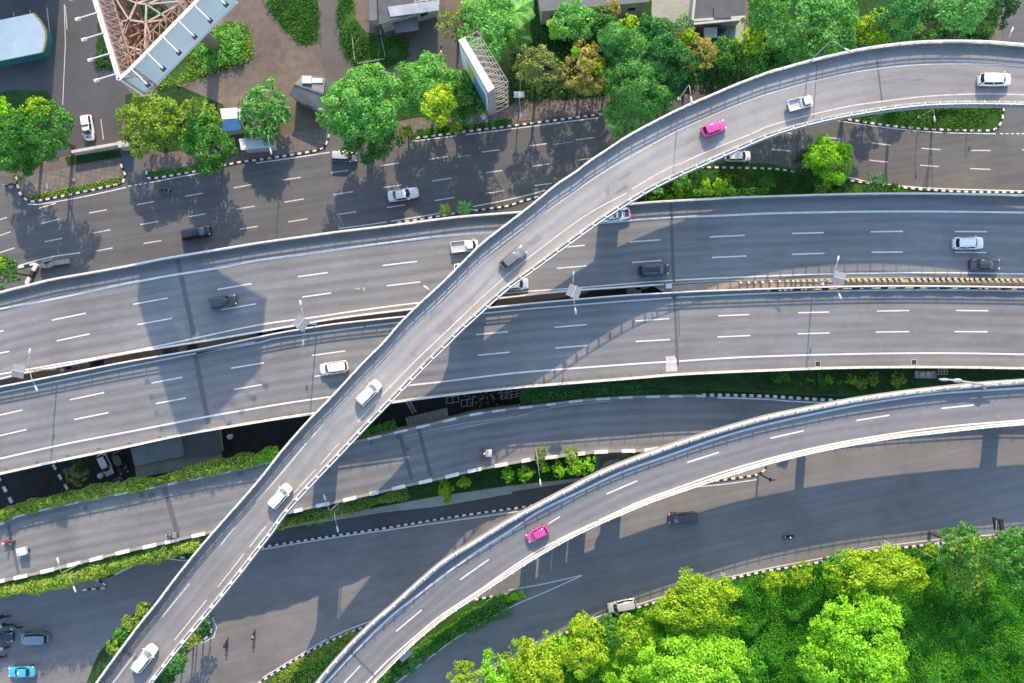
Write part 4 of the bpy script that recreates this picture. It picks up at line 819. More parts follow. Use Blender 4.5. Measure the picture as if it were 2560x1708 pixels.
def bike(name, label, px, ang, zf, colour, box=None, group='motorbikes on the roads', parked=False, rider=None, jacket='cloth_black', helm='helmet_black', rlabel=None):
    z = surface(zf, px); p = at(px, z+.5); r = math.radians(-ang)
    root = empty(name, (p.x, p.y, z+.012), label, 'motorbike', group, r)
    for x in (-.62, .62): b = MB(); b.tube([(x, -.05, .29), (x, .05, .29)], .29, 12, 0); b.tube([(x, -.06, .29), (x, .06, .29)], .15, 8, 1); b.build('wheel', ('tyre', 'rim'), root)
    b = MB(); b.tube([(-.85, 0, .62), (-.55, 0, .66), (-.1, 0, .52), (.25, 0, .45), (.45, 0, .75), (.62, 0, .95)], [.07, .15, .14, .13, .13, .08], 8); b.build('body', colour, root, True)
    b = MB(); b.tube([(-.75, 0, .80), (-.35, 0, .80), (.1, 0, .74)], [.11, .15, .10], 8); b.build('seat', 'trim', root, True)
    b = MB(); b.tube([(.46, -.34, 1.03), (.58, -.15, 1.0), (.58, .15, 1.0), (.46, .34, 1.03)], .022, 5); b.build('handlebar', 'trim', root)
    b = MB(); b.tube([(.62, .06, .29), (.55, .05, .9)], .03, 5); b.tube([(.62, -.06, .29), (.55, -.05, .9)], .03, 5); b.build('fork', 'rim', root)
    b = MB(); b.ball((.70, 0, .9), (.08, .1, .09)); b.build('headlight', 'lamp_clear', root, True)
    if box:
        c, s3, m_ = box; b = MB(); b.box(c, s3); bb = b.build('cargo_box', m_, root); md_ = bb.modifiers.new('bevel', 'BEVEL'); md_.width = .06; md_.segments = 2
    if rider:
        me = RIDER.copy()
        for q_, m_ in enumerate(('skin', jacket, 'trousers', 'trim')): me.materials[q_] = M[m_]
        q = link('person', me); q.location = root.location; q.rotation_euler = (0, 0, r); tag(q, rider, 'person', 'motorbike riders')
        HELM.build('helmet', helm, q, True)
    return root
bike('motorbike', 'three wheeled cargo scooter with beige box on the side road', T1(1, 2, 2105, 1022), 178, z4, 'paint_charcoal_car', ((-.55, 0, .95), (.95, 1.1, .7), 'cargo'), rider='rider in pale helmet on the beige cargo scooter', helm='helmet_white', jacket='cloth_grey')
bike('motorbike', 'red motorbike heading left on the side road at the left edge', T1(0, 3, 78, 272), 172, z4, 'cloth_red', rider='rider in red top with white helmet on the red motorbike', jacket='cloth_red', helm='helmet_white')
bike('motorbike', 'motorbike piled with white sacks at left end of the side road', T1(0, 3, 212, 352), 168, z4, 'paint_charcoal_car', ((-.2, 0, 1.15), (1.35, 1.1, .7), 'tarp_white'), rider='rider almost hidden by white sacks', helm='helmet_white', jacket='cloth_white')
bike('motorbike', 'motorbike near the white kerb of the side road left of the flyover', T1(0, 3, 1580, 205), 175, z4, 'paint_charcoal_car', ((-.6, 0, 1.0), (.6, .8, .5), 'cloth_grey'), rider='rider in grey near the kerb of the side road left of the flyover', jacket='cloth_grey')
bike('motorbike', 'motorbike in the sunny patch right of the flyover, closer to it', T1(0, 3, 2080, 1205), 100, z5, 'paint_charcoal_car', rider='dark rider in the sunny patch, closer to the flyover', jacket='cloth_black')
bike('motorbike', 'motorbike in the sunny patch further right of the flyover', T1(0, 3, 2330, 1132), 100, z5, 'paint_charcoal_car', rider='grey rider in the sunny patch, further right of the flyover', jacket='cloth_grey')
bike('motorbike', 'lone motorbike on the wide shaded lower street at right', T1(3, 3, 192, 218), 176, z5, 'paint_black_car', rider='lone rider in white helmet on the wide shaded street at right', helm='helmet_white', jacket='cloth_black')
bike('motorbike', 'motorbike in shade above the dark blue car at left edge, with white helmeted rider', T1(0, 3, 58, 1030), 185, z5, 'paint_black_car', rider='rider with white helmet, nearest the left edge above the dark blue car', helm='helmet_white')
bike('motorbike', 'motorbike ahead of the blue grey van in the bottom left corner', T1(0, 3, 150, 1052), 190, z5, 'paint_black_car', rider='rider just above the front of the blue grey van', helm='helmet_white', jacket='cloth_grey')
bike('motorbike', 'motorbike directly below the dark blue car at the left edge', T1(0, 3, 38, 1240), 178, z5, 'paint_charcoal_car', rider='rider in white directly below the dark blue car', jacket='cloth_white')
bike('motorbike', 'motorbike cut by the left edge above the cyan taxi', T1(0, 3, 10, 1322), 180, z5, 'cloth_red', rider='rider cut by the left edge above the cyan taxi', jacket='cloth_black')
bike('motorbike', 'topmost dark motorbike of the bottom left cluster', T1(0, 3, 35, 955), 180, z5, 'paint_black_car', rider='topmost dark rider of the bottom left cluster', jacket='cloth_black')
bike('motorbike', 'motorbike with cyan clad rider on the streaky shaded upper street', T1(0, 1, 1515, 182), 5, z0, 'paint_black_car', rider='rider in bright cyan jacket on the upper street', jacket='cloth_blue')
bike('scooter', 'pale scooter parked in the dark yard beside the house', T1(1, 0, 1702, 455), 95, z0, 'paint_white_car', group=None)
bike('motorbike', 'dark motorbike parked at the side street mouth under the left tree', T1(0, 1, 85, 130), 170, z0, 'paint_navy_car', group=None)
# ---------------------------------------------------------------- lamps
mat('lamp_grey', (.34, .35, .36), .5, .08, 4); mat('lamp_head', (.54, .55, .56), .45, .06, 3)
m_, nt_, b_ = principled('solar_cells'); M['solar_cells'] = m_
g_ = N(nt_, 'ShaderNodeTexCoord').outputs['Object']; t_ = N(nt_, 'ShaderNodeTexBrick'); nt_.links.new(g_, t_.inputs['Vector']); t_.offset = 0
t_.inputs['Color1'].default_value = (.19, .205, .22, 1); t_.inputs['Color2'].default_value = (.22, .235, .25, 1); t_.inputs['Mortar'].default_value = (.36, .37, .38, 1); t_.inputs['Scale'].default_value = 4
t_.inputs['Mortar Size'].default_value = .03; t_.inputs['Brick Width'].default_value = .9; t_.inputs['Row Height'].default_value = .9
nt_.links.new(t_.outputs['Color'], b_.inputs['Base Color']); b_.inputs['Roughness'].default_value = .25
def solar_lamp(label, head_a, panel, head_b, zb, rz):
    za = zb+9.0; zp = zb+11.3; A, B = at(head_a, za), at(head_b, za); Pn = at(panel, zp)
    base = Vector((Pn.x, Pn.y, zb)); r = empty('solar_street_lamp', base, label, 'street lamp', 'solar lamps along the motorway gap')
    A, B, Pn = A-base, B-base, Pn-base; mid = Vector((0, 0, A.z-.1))
    b = MB(); b.tube([(0, 0, -.5), (0, 0, 4), (0, 0, Pn.z)], [.13, .10, .07], 8); b.build('pole', 'lamp_grey', r, True)
    for h in (A, B):
        b = MB(); b.tube([mid-Vector((0, 0, .5)), mid.lerp(h, .5)+Vector((0, 0, -.05)), h], .045, 6); ar = b.build('arm', 'lamp_grey', r, True)
        d = (h-mid).normalized(); b = MB(); b.tube([h-d*.1, h+d*.25, h+d*.6, h+d*.85], [.07, .15, .18, .07], 8); b.build('lamp_head', 'lamp_head', ar, True)
    for s_ in (-1, 1):
        b = MB(); b.box((0, 0, 0), (.86, 1.65, .06)); o = b.build('solar_panel', 'solar_cells', r); R = Matrix.Rotation(rz, 4, 'Z')
        o.location = Pn + (R @ Vector((s_*.47, 0, -.08))); o.rotation_euler = (0, s_*.22, rz)
    b = MB(); b.beam(Pn + (Matrix.Rotation(rz, 3, 'Z') @ Vector((0, -.85, .03))), Pn+(Matrix.Rotation(rz, 3, 'Z') @ Vector((0, .85, .03))), .08, .08); b.build('panel_bracket', 'lamp_head', r)
    b = MB(); b.box((.4, -.2, .25), (.5, .4, .6)); b.build('control_box', 'lamp_head', r)
solar_lamp('solar lamp over the motorway gap left of the flyover', T1(1, 1, 415, 1245), T1(1, 1, 410, 1398), T1(1, 1, 435, 1555), 9.8, math.radians(-38))
solar_lamp('solar lamp over the black gap just right of the flyover', T1(2, 1, 562, 965), T1(2, 1, 570, 1108), T1(2, 1, 580, 1265), 8.6, math.radians(-22))
solar_lamp('solar lamp standing among the yellow median posts', T1(3, 1, 637, 835), T1(3, 1, 655, 985), T1(3, 1, 652, 1132), 7.0, math.radians(75))
solar_lamp('solar lamp at the left edge of the motorway gap', T1(0, 2, 270, 120), T1(0, 2, 165, 272), T1(0, 2, 323, 410), 10.2, math.radians(78))
def street_lamp(label, base, head, zb, h, bow=.6, sign=None, two=None):
    B = at(base, zb+h); B.z = zb; Hd = at(head, zb+h)-B; r = empty('street_lamp', B, label, 'street lamp', 'single arm street lamps')
    top = Vector((0, 0, h-bow)); b = MB(); b.tube([(0, 0, -.1), (0, 0, h*.5), top], [.10, .07, .045], 8); b.build('pole', 'lamp_grey', r, True)
    for hd in [Hd]+([at(two, zb+h)-B] if two else []):
        m1 = top.lerp(hd, .12)+Vector((0, 0, bow*.75)); m2 = top.lerp(hd, .5); m2.z = h+.05
        b = MB(); b.tube([top, m1, m2, hd], [.055, .05, .045, .04], 6); ar = b.build('arm', 'lamp_grey', r, True)
        d = (hd-m2); d.z = 0; d.normalize(); b = MB(); b.tube([hd-d*.05, hd+d*.2, hd+d*.75, hd+d*1.0], [.06, .13, .16, .06], 8); b.build('lamp_head', 'lamp_head', ar, True)
    b = MB(); b.box((0, 0, .12), (.4, .4, .24)); b.build('base_plate', 'concrete', r)
    return r
street_lamp('lamp on the left pavement above the grass verge', T1(0, 1, 405, -15), T1(0, 1, 426, 112), 0, 9)
street_lamp('lamp reaching over the pavement beside the white kiosk awning', T1(1, 0, 104, 1232), T1(1, 0, 130, 1360), 0, 9)
street_lamp('lamp head poking out above the big fresh green tree', T1(1, 0, 1141, 790), T1(1, 0, 1147, 725), 0, 9)
street_lamp('lamp on the flyover outer rail beside the feathery tree', T1(2, 0, 1628, 772), T1(2, 0, 1643, 890), 19.6, 7)
street_lamp('tall bent lamp on the flyover rail in front of the big green tree', T1(3, 0, 585, 370), T1(3, 0, 703, 445), 19.6, 9)
street_lamp('white lamp head at upper right beside the bare brown ground', T1(3, 0, 2202, 365), T1(3, 0, 2228, 305), 0, 10)
street_lamp('lamp leaning over the lower left hedge by the striped traffic island', T1(0, 3, 640, 590), T1(0, 3, 675, 680), -4, 13)
street_lamp('lamp over the side road kerb at lower left', T1(0, 3, 562, 560), T1(0, 3, 540, 475), 6, 6)
street_lamp('lamp over the dark verge below the footpath', T1(1, 3, 715, 0), T1(1, 3, 742, 125), -4, 12)
street_lamp('lamp over the side road above the striped kerb near the flyover', T1(1, 2, 675, 1560), T1(1, 2, 640, 1460), 5.5, 6)
street_lamp('lamp rising among the bright clipped bushes beside the ramp', T1(2, 2, 226, 1030), T1(2, 2, 256, 1265), 0, 10)
street_lamp('pale lamp arm over the park trees at lower right', T1(3, 3, 1600, 457), T1(3, 3, 1572, 330), 0, 9)
street_lamp('thin lamp in the grass island below the flyover at right', T1(3, 0, 1519, 1000), T1(3, 0, 1525, 1065), 0, 5)
street_lamp('short lamp over the motorway edge left of the flyover parapet', T1(1, 1, 1610, 1110), T1(1, 1, 1590, 1095), 10, 5)
sp = MB(); q = at(T1(2, 0, 75, 860), 0); sp.tube([(q.x, q.y, 0), (q.x, q.y, 8)], [.12, .08], 8)
sg = empty('sign_post', q, 'white sign board with lamp arm standing before the olive tree', 'sign')
b = MB(); b.tube([(0, 0, 0), (0, 0, 6.5)], [.12, .08], 8); b.build('pole', 'lamp_grey', sg); b = MB(); qq = at(T1(2, 0, 65, 870), 6.5)-q; b.box(qq, (1.6, .9, .25)); b.build('sign_board', 'lamp_head', sg)
b = MB(); hh = at(T1(2, 0, 78, 1040), 6.5)-q; b.tube([qq, hh], .05, 6); b.build('arm', 'lamp_grey', sg); b = MB(); b.tube([hh, hh+Vector((0, -.6, 0))], [.12, .16], 8); b.build('lamp_head', 'lamp_head', sg)
# median posts, copied one by one
def dup(o, loc, rz=None):
    r = o.copy(); COL.objects.link(r); r.location = loc
    if rz is not None: r.rotation_euler = (0, 0, rz)
    for ch in o.children:
        c = ch.copy(); COL.objects.link(c); c.parent = r
    return r
post = empty('median_post', (0, 0, 0), 'short yellow topped post in the row along the motorway median', 'post', 'yellow posts along the motorway median')
b = MB(); b.box((0, 0, .32), (.36, .22, .64)); b.build('shaft', 'trim', post); b = MB(); b.box((0, 0, .70), (.44, .32, .13)); b.build('cap', 'paint_yellow', post)
pts_ = T(2, 1, (2100, 1000), (2172, 999), (2235, 998), (2298, 996)) + T(3, 1, *[(x, y) for x, y in ((28, 990), (105, 988), (175, 986), (230, 986), (268, 985), (322, 983), (378, 981), (438, 980), (493, 979), (552, 978), (727, 973), (776, 972), (830, 972), (890, 971), (946, 970), (1002, 970), (1060, 969), (1116, 969), (1175, 968), (1222, 968), (1318, 967), (1376, 967), (1434, 967), (1490, 967), (1548, 967), (1605, 966), (1657, 966), (1718, 966), (1776, 968), (1828, 968), (1866, 968), (1915, 969), (1972, 970), (2030, 971), (2090, 972), (2147, 974), (2200, 975), (2255, 976), (2315, 977))])
for i, q in enumerate(pts_):
    v = at((q[0], q[1]+7), zM(q)+.75); v.z -= .65; r = random.uniform(-.12, .12)
    if i == 0: post.location = v; post.rotation_euler = (0, 0, r)
    else: dup(post, v, r)
# ---------------------------------------------------------------- vegetation
mat('bark', (.12, .09, .065), .9, .3, 3)
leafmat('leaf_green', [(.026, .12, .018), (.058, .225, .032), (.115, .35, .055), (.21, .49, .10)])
leafmat('leaf_fresh', [(.045, .20, .03), (.11, .37, .06), (.24, .57, .13), (.42, .74, .25)])
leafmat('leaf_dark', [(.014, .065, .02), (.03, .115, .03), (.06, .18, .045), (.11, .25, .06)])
leafmat('leaf_blue', [(.022, .125, .035), (.05, .22, .058), (.10, .34, .09), (.18, .46, .13)])
leafmat('leaf_yellow', [(.10, .24, .012), (.22, .42, .02), (.42, .60, .03), (.66, .75, .05)])
leafmat('leaf_lime', [(.12, .36, .012), (.22, .54, .025), (.36, .70, .045), (.52, .80, .09)])
leafmat('leaf_olive', [(.08, .16, .035), (.18, .27, .07), (.33, .38, .13), (.46, .46, .20)])
leafmat('leaf_orange', [(.16, .22, .04), (.34, .34, .08), (.55, .44, .13), (.66, .52, .2)], patch=.7)
leafmat('leaf_feather', [(.05, .20, .04), (.10, .34, .075), (.19, .50, .13), (.3, .62, .2)])
leafmat('leaf_park', [(.03, .18, .008), (.07, .30, .014), (.14, .44, .022), (.24, .56, .04)])
leafmat('leaf_under', [(.022, .16, .009), (.05, .27, .015), (.11, .40, .024), (.22, .54, .038)], patch=.13)
leafmat('leaf_hedge', [(.09, .20, .02), (.19, .34, .04), (.36, .50, .08), (.52, .58, .15)])
leafmat('leaf_grass', [(.022, .10, .012), (.04, .155, .018), (.07, .21, .024), (.12, .28, .04)])
def unit(n):
    d = RNG.normal(0, 1, (n, 3)); return d/np.linalg.norm(d, axis=1)[:, None]
def crown_quads(R, Hh, leaf, style='round', dens=1.0, lobe=.26, rough=.22, fill=.5):
    """leaf clumps spread over an uneven dome of radius R and half height Hh, centred on 0"""
    ph = RNG.uniform(0, 6.28, 6)
    def edge(a): return 1 + rough*(.45*np.sin(2*a+ph[0]) + .35*np.sin(3*a+ph[1]) + .3*np.sin(5*a+ph[2]) + .25*np.sin(8*a+ph[3]))
    R = R*1.04; nl = int(24 + R*R*2.3*(.26/lobe)**1.3)
    d = unit(nl*2); d = d[d[:, 2] > -.35][:nl]; tp_ = np.c_[RNG.normal(0, .3, (8, 2)), np.ones(8)]; d = np.r_[d, tp_/np.linalg.norm(tp_, axis=1)[:, None]]; nl = len(d); a = np.arctan2(d[:, 1], d[:, 0])
    rr = RNG.uniform(.68, .98, nl)
    C = np.c_[d[:, 0]*R*rr*edge(a), d[:, 1]*R*rr*edge(a), d[:, 2]*Hh*RNG.uniform(.6, 1.05, nl)]
    rl = np.minimum(R*lobe, 1.7)*RNG.uniform(.55, 1.2, nl)
    out = []
    for c, r, dd in zip(C, rl, d):
        n = max(14, int(dens*3.0*r*r/(leaf*leaf))); u = unit(n) + np.array([dd[0]*.55, dd[1]*.55, .75]); u /= np.linalg.norm(u, axis=1)[:, None]
        sq = np.array([1, 1, .75]); P = c + u*r*sq*RNG.uniform(.72, 1.08, n)[:, None]
        if style == 'feather': out.append(leaves(P, u, leaf*1.25, .26, .55, axis=u+np.array([0, 0, -.3])))
        else: out.append(leaves(P, u, leaf, .6, .5))
    nf = int(fill*R*R*40*(.22/leaf)**1.4*dens); u = unit(nf); P = u*np.array([R*.86, R*.86, Hh*.74])*RNG.uniform(.45, 1, nf)[:, None]**.4
    P[:, 2] = np.abs(P[:, 2])*.9 - Hh*.25
    out.append(leaves(P, u+np.array([0, 0, .6]), leaf*1.1, .6, .7))
    return np.concatenate(out)
def tree(cxy, rpx, kind, top, label, name='tree', cat='tree', flat_=.62, leaf=.2, style='round', group=None, zb=0.0, dens=1.0, lobe=.26, second=None, rough=.22, squash=(1, 1)):
    R = rpx*(CH-top+1)/CH/S; Hh = min(R*flat_, (top-zb)*.62); zc = top-Hh; p = at(cxy, zc+.4*Hh)
    root = empty(name, (p.x, p.y, zb), label, cat, group)
    V = crown_quads(R, Hh, leaf, style, dens, lobe, rough); V = V*np.array([squash[0], squash[1], 1]) + np.array([0, 0, zc-zb])
    o = link('crown', quadmesh('crown', V, kind), root)
    if second:            # a flush of differently coloured foliage on the same tree
        for mm, dx, dy, fr in second:
            q = crown_quads(R*fr, Hh*fr*.9, leaf, style, dens*.8, lobe, rough) + np.array([dx*R, dy*R, zc-zb+Hh*(1-fr)*.75+.25]); link('foliage_flush', quadmesh('foliage_flush', q, mm), root)
    b = MB(); h = zc-zb; r0 = .06+R*.055
    b.tube([(0, 0, -.1), (.05, .03, h*.5), (0, .1, h*.9), (.1, 0, h+Hh*.2)], [r0*1.3, r0, r0*.75, r0*.3], 7)
    for i in range(5):
        a = i*1.256+random.random(); b.tube([(0, .05, h*(.55+.08*i)), (math.cos(a)*R*.35, math.sin(a)*R*.35, h*(.8+.06*i)), (math.cos(a)*R*.68, math.sin(a)*R*.68, h+Hh*.15)], [r0*.55, r0*.35, r0*.12], 5)
    b.build('trunk', 'bark', root)
    return root
def C_(i, j, x, y): return T1(i, j, x, y)
r_ = lambda v: v/3.672
TR = [ # sheet, x, y, radius (sheet units), foliage, height, label, extras
 (0, 0, 315, 1190, 262, 'leaf_green', 13, 'big dark green tree with yellowing top beside the parking yard', dict(second=[('leaf_yellow', .1, .62, .48)], leaf=.19)),
 (0, 0, 130, 1380, 210, 'leaf_green', 9, 'dark green tree merging with the big one at left edge', {}),
 (0, 0, 20, 1040, 110, 'leaf_lime', 8, 'small bright green tree cut by the left edge beside the big tree', {}),
 (0, 0, 1380, 1110, 290, 'leaf_hedge', 8, 'wide pale yellow green thicket below the tower', dict(leaf=.2, lobe=.16, flat_=.45, second=[('leaf_yellow', .25, -.05, .55)])),
 (0, 0, 1780, 1120, 230, 'leaf_hedge', 7, 'pale thin leaved tree right of the wide thicket', dict(leaf=.2, lobe=.18, flat_=.5)),
 (0, 0, 1900, 1310, 230, 'leaf_green', 9, 'dark green tree in front of the pale thicket', {}),
 (0, 0, 1920, 1490, 90, 'leaf_yellow', 5, 'small tree with lemon yellow leaf tufts by the street kerb', {}),
 (1, 0, 60, 1030, 225, 'leaf_feather', 6.3, 'pale spiky tree with long arching leaves between awning and grey shed', dict(style='feather', leaf=.42, lobe=.3)),
 (1, 0, 955, 945, 325, 'leaf_fresh', 13, 'big fresh green tree overhanging the street above the silver van', dict(rough=.3, leaf=.21)),
 (1, 0, 1010, 1230, 240, 'leaf_green', 9, 'darker green lower part of the big fresh tree', {}),  # same tree as the big fresh one, built as a separate darker crown
 (1, 0, 1380, 1220, 75, 'leaf_yellow', 4, 'little yellow green bush at foot of the big fresh tree', dict(name='shrub', cat='shrub')),
 (1, 0, 1590, 800, 280, 'leaf_fresh', 10, 'rounded fresh green tree left of the portrait billboard', {}),
 (1, 0, 1900, 860, 220, 'leaf_green', 10, 'mid green tree directly left of the portrait billboard', dict(second=[('leaf_olive', .3, -.1, .5)])),
 (1, 0, 1670, 960, 165, 'leaf_yellow', 13.5, 'bright yellow green tree in front of the two left of the billboard', dict(leaf=.2)),
 (1, 0, 1840, 1160, 62, 'leaf_yellow', 4, 'tiny tree with yellow tufts at the kerb', dict(lobe=.35)),
 (1, 0, 2130, 250, 270, 'leaf_fresh', 11, 'leafy fresh green tree behind the billboard top', {}),
 (1, 0, 1830, 230, 150, 'leaf_olive', 9, 'reddish olive tree right of the house awning', {}),
 (2, 0, 235, 600, 205, 'leaf_olive', 11, 'olive brown round tree above the white sign board', dict(leaf=.18, lobe=.2)),
 (2, 0, 660, 610, 225, 'leaf_orange', 11, 'orange tinted round tree with a few green shoots', dict(leaf=.18, lobe=.2, second=[('leaf_yellow', .55, -.05, .3), ('leaf_lime', -.35, .5, .2)])),
 (2, 0, 570, 190, 185, 'leaf_fresh', 11, 'fresh green tree behind the orange tinted one near the grey roof', {}),
 (2, 0, 840, 200, 150, 'leaf_green', 10, 'mid green tree below the long grey roof', dict(second=[('leaf_orange', .55, .75, .5)])),
 (2, 0, 1090, 240, 100, 'leaf_yellow', 8, 'small round yellow green tree beside the grey driveway', {}),
 (2, 0, 1250, 230, 95, 'leaf_blue', 8, 'small blue green tree beside the grey driveway', {}),
 (2, 0, 930, 350, 130, 'leaf_feather', 12, 'upright feathery bamboo clump between orange and blue green trees', dict(style='feather', lobe=.4)),
 (2, 0, 1100, 470, 200, 'leaf_feather', 11, 'feathery light green tree in the middle of the row', dict(style='feather', lobe=.32)),
 (2, 0, 1150, 760, 235, 'leaf_feather', 12, 'large feathery green tree leaning towards the flyover', dict(style='feather', lobe=.3)),
 (2, 0, 1080, 960, 250, 'leaf_fresh', 9, 'lowest feathery green tree hanging over the street kerb', dict(style='feather', lobe=.3)),
 (2, 0, 1330, 870, 170, 'leaf_feather', 8, 'feathery tree touching the flyover parapet', dict(style='feather', lobe=.3)),
 (2, 0, 1470, 440, 250, 'leaf_blue', 12, 'broad blue green tree with pale tufts above the flyover', {}),
 (2, 0, 1720, 470, 165, 'leaf_orange', 12, 'yellow orange tree on the right of the blue green tree', dict(leaf=.18, lobe=.2, second=[('leaf_yellow', -.6, .75, .5)])),
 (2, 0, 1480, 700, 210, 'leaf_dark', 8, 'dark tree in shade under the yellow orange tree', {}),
 (2, 0, 1950, 480, 130, 'leaf_green', 9, 'small mid green tree below the dark pickup', {}),
 (2, 0, 2210, 350, 135, 'leaf_yellow', 11, 'tight round yellow green tree right of the dark pickup', dict(lobe=.22)),
 (2, 0, 2230, 560, 130, 'leaf_green', 8, 'green tree hanging below the tight round yellow green one', {}),
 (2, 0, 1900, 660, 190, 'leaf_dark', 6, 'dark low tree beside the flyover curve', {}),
 (3, 0, 0, 90, 190, 'leaf_green', 12, 'green tree left of the huge one at the top', {}),
 (3, 0, 440, 200, 340, 'leaf_feather', 15, 'huge leafy green tree at top right centre', dict(rough=.28)),
 (3, 0, 560, 400, 240, 'leaf_fresh', 11, 'bright leafy tree behind the bent flyover lamp', {}),
 (3, 0, 230, 480, 180, 'leaf_green', 9, 'green tree against the flyover left of the bent lamp', {}),
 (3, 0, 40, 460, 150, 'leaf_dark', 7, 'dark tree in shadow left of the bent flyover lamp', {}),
 (3, 0, 1010, 240, 185, 'leaf_yellow', 12, 'yellow green tree right of the huge green tree', dict(lobe=.22)),
 (3, 0, 1150, 330, 130, 'leaf_green', 9, 'mid green tree under the yellow green one near the flyover', {}),
 (3, 0, 1230, 90, 220, 'leaf_blue', 12, 'blue green tree at the top edge in the right part', {}),
 (3, 0, 1410, 310, 125, 'leaf_green', 8, 'small round green tree just above the flyover top', {}),
 (3, 0, 1800, 20, 225, 'leaf_feather', 13, 'broad tree at the top edge near the bare brown ground', {}),
 (3, 0, 2150, 0, 180, 'leaf_dark', 11, 'dark tree at the top right corner', {}),
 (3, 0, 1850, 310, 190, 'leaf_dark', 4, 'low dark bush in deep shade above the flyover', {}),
 (3, 0, 580, 1478, 190, 'leaf_lime', 9, 'vivid lime tree standing alone on the street median', dict(lobe=.3, dens=1.8, flat_=.85, second=[('leaf_yellow', .45, .1, .5)])),
 (3, 0, 370, 1540, 140, 'leaf_dark', 5, 'dark bush left of the vivid lime tree', {}),
 (3, 1, 640, 150, 90, 'leaf_dark', 5, 'dark bush at foot of the vivid lime tree', {}),
 (3, 1, 990, 120, 95, 'leaf_blue', 5, 'dark blue green bush by the median kerb', {}),
 (3, 1, 1165, 165, 55, 'leaf_green', 3, 'small green bush right of the dark one on the median', {}),
 (2, 1, 1540, 80, 95, 'leaf_fresh', 5, 'pale flowering bush at the left end of the median garden', {}),
 (2, 1, 1910, 140, 72, 'leaf_lime', 4, 'neatly rounded lime bush in the median garden', {}),
 (2, 1, 1790, 145, 62, 'leaf_lime', 4, 'taller narrow lime bush left of the rounded one', dict(squash=(.7, 1.2))),
 (2, 1, 1540, 205, 35, 'leaf_lime', 2.5, 'tiny lime ball bush close to the motorway parapet', {}),
 (2, 1, 1340, 200, 48, 'leaf_fresh', 2.5, 'small fresh bush nearest the flyover in the median garden', {}),
 (2, 1, 2020, 185, 34, 'leaf_fresh', 2.5, 'tiny pale bush right of the rounded lime bush', {}),
 (2, 1, 2345, 110, 62, 'leaf_green', 4, 'green bush at the foot of the lime tree shade', {}),
 (2, 1, 2060, 70, 40, 'leaf_dark', 3, 'small dark bush high in the median garden', {}),
 (2, 1, 1690, 60, 70, 'leaf_dark', 3.5, 'dark bush between the pale flowering and lime bushes', {}),
 (0, 1, 30, 930, 125, 'leaf_green', 9, 'green tree at the left edge above the motorway parapet', dict(second=[('leaf_yellow', -.2, .5, .45)])),
 (3, 2, 790, 360, 42, 'leaf_hedge', 3, 'left ball bush of the pale pair in the grass strip', {}),
 (3, 2, 870, 385, 55, 'leaf_hedge', 3, 'middle pale bush in the grass strip below the motorway', {}),
 (3, 2, 970, 340, 60, 'leaf_hedge', 3.4, 'right pale bush of the clump below the motorway', {}),
 (3, 2, 1205, 345, 72, 'leaf_hedge', 3.6, 'single round pale bush near the white pump boxes', dict(lobe=.2)),
 (3, 2, 90, 330, 60, 'leaf_green', 2.4, 'round green bush left of the wavy hedge', {}),
 (3, 2, 480, 370, 55, 'leaf_green', 2.4, 'round green bush between the two hedge waves', {}),
 (1, 2, 1735, 1350, 75, 'leaf_yellow', 5, 'leaning lime sapling at left end of the clipped bushes', dict(squash=(.85, 1.1))),
 (1, 2, 1760, 1450, 40, 'leaf_yellow', 3.5, 'thin sprig below the leaning lime sapling', {}),
 (1, 2, 1910, 1300, 58, 'leaf_yellow', 4.5, 'small lime bush right of the leaning sapling', {}),
 (2, 2, -30, 1225, 62, 'leaf_lime', 4, 'leftmost clipped bush of the bright row', {}),
 (2, 2, 130, 1215, 72, 'leaf_lime', 4, 'second clipped bush of the bright row', {}),
 (2, 2, 270, 1040, 62, 'leaf_olive', 9, 'tall thin tree beside the lamp in the clipped row', dict(squash=(.8, 1.35))),
 (2, 2, 300, 1160, 45, 'leaf_lime', 4, 'small clipped bush below the lamp', {}),
 (2, 2, 425, 1185, 68, 'leaf_lime', 4.4, 'clipped bush right of the lamp in the bright row', dict(squash=(.8, 1.2))),
 (2, 2, 545, 1050, 66, 'leaf_hedge', 9, 'tall pale tree behind the clipped row near the white kerb', dict(squash=(.8, 1.4))),
 (2, 2, 570, 1150, 80, 'leaf_lime', 4.6, 'large clipped bush in the middle of the bright row', {}),
 (2, 2, 690, 1125, 80, 'leaf_lime', 4.6, 'right end clipped bush of the bright row', {}),
 (2, 2, 1120, 1055, 50, 'leaf_olive', 3, 'small dry bush against the ramp rail', {}),
 (0, 3, 1325, 900, 72, 'leaf_hedge', 8, 'upper pointed bush left of the flyover lower end', dict(lobe=.35)),
 (0, 3, 1210, 1030, 92, 'leaf_hedge', 8, 'second pointed bush left of the flyover lower end', dict(lobe=.35)),
 (0, 3, 1130, 1135, 85, 'leaf_green', 8, 'third bush left of the flyover lower end', dict(lobe=.35)),
 (0, 3, 1070, 1240, 85, 'leaf_hedge', 8, 'lowest pale bush left of the flyover lower end', dict(lobe=.35)),
 (0, 3, 1840, 1050, 70, 'leaf_green', 5, 'bush inside the rounded kerb end right of the flyover', {}),
 (0, 3, 1750, 1150, 85, 'leaf_hedge', 6, 'bushy shrub below the one in the rounded kerb end', {}),
 (0, 3, 1700, 1240, 60, 'leaf_green', 5, 'low shrub at lower end of the rounded island', {}),
 (0, 3, 1620, 1390, 85, 'leaf_blue', 7, 'blue green young tree right of the flyover lower end', dict(lobe=.35)),
 (0, 3, 1560, 1480, 85, 'leaf_dark', 5, 'dark bush under the blue green young tree', {}),
 (0, 2, 700, 1230, 95, 'leaf_olive', 3, 'dusty bush in the pit beside the striped lane kerb', {}),
 (0, 2, 740, 1150, 70, 'leaf_dark', 3, 'dark bush above the dusty one in the pit', {}),
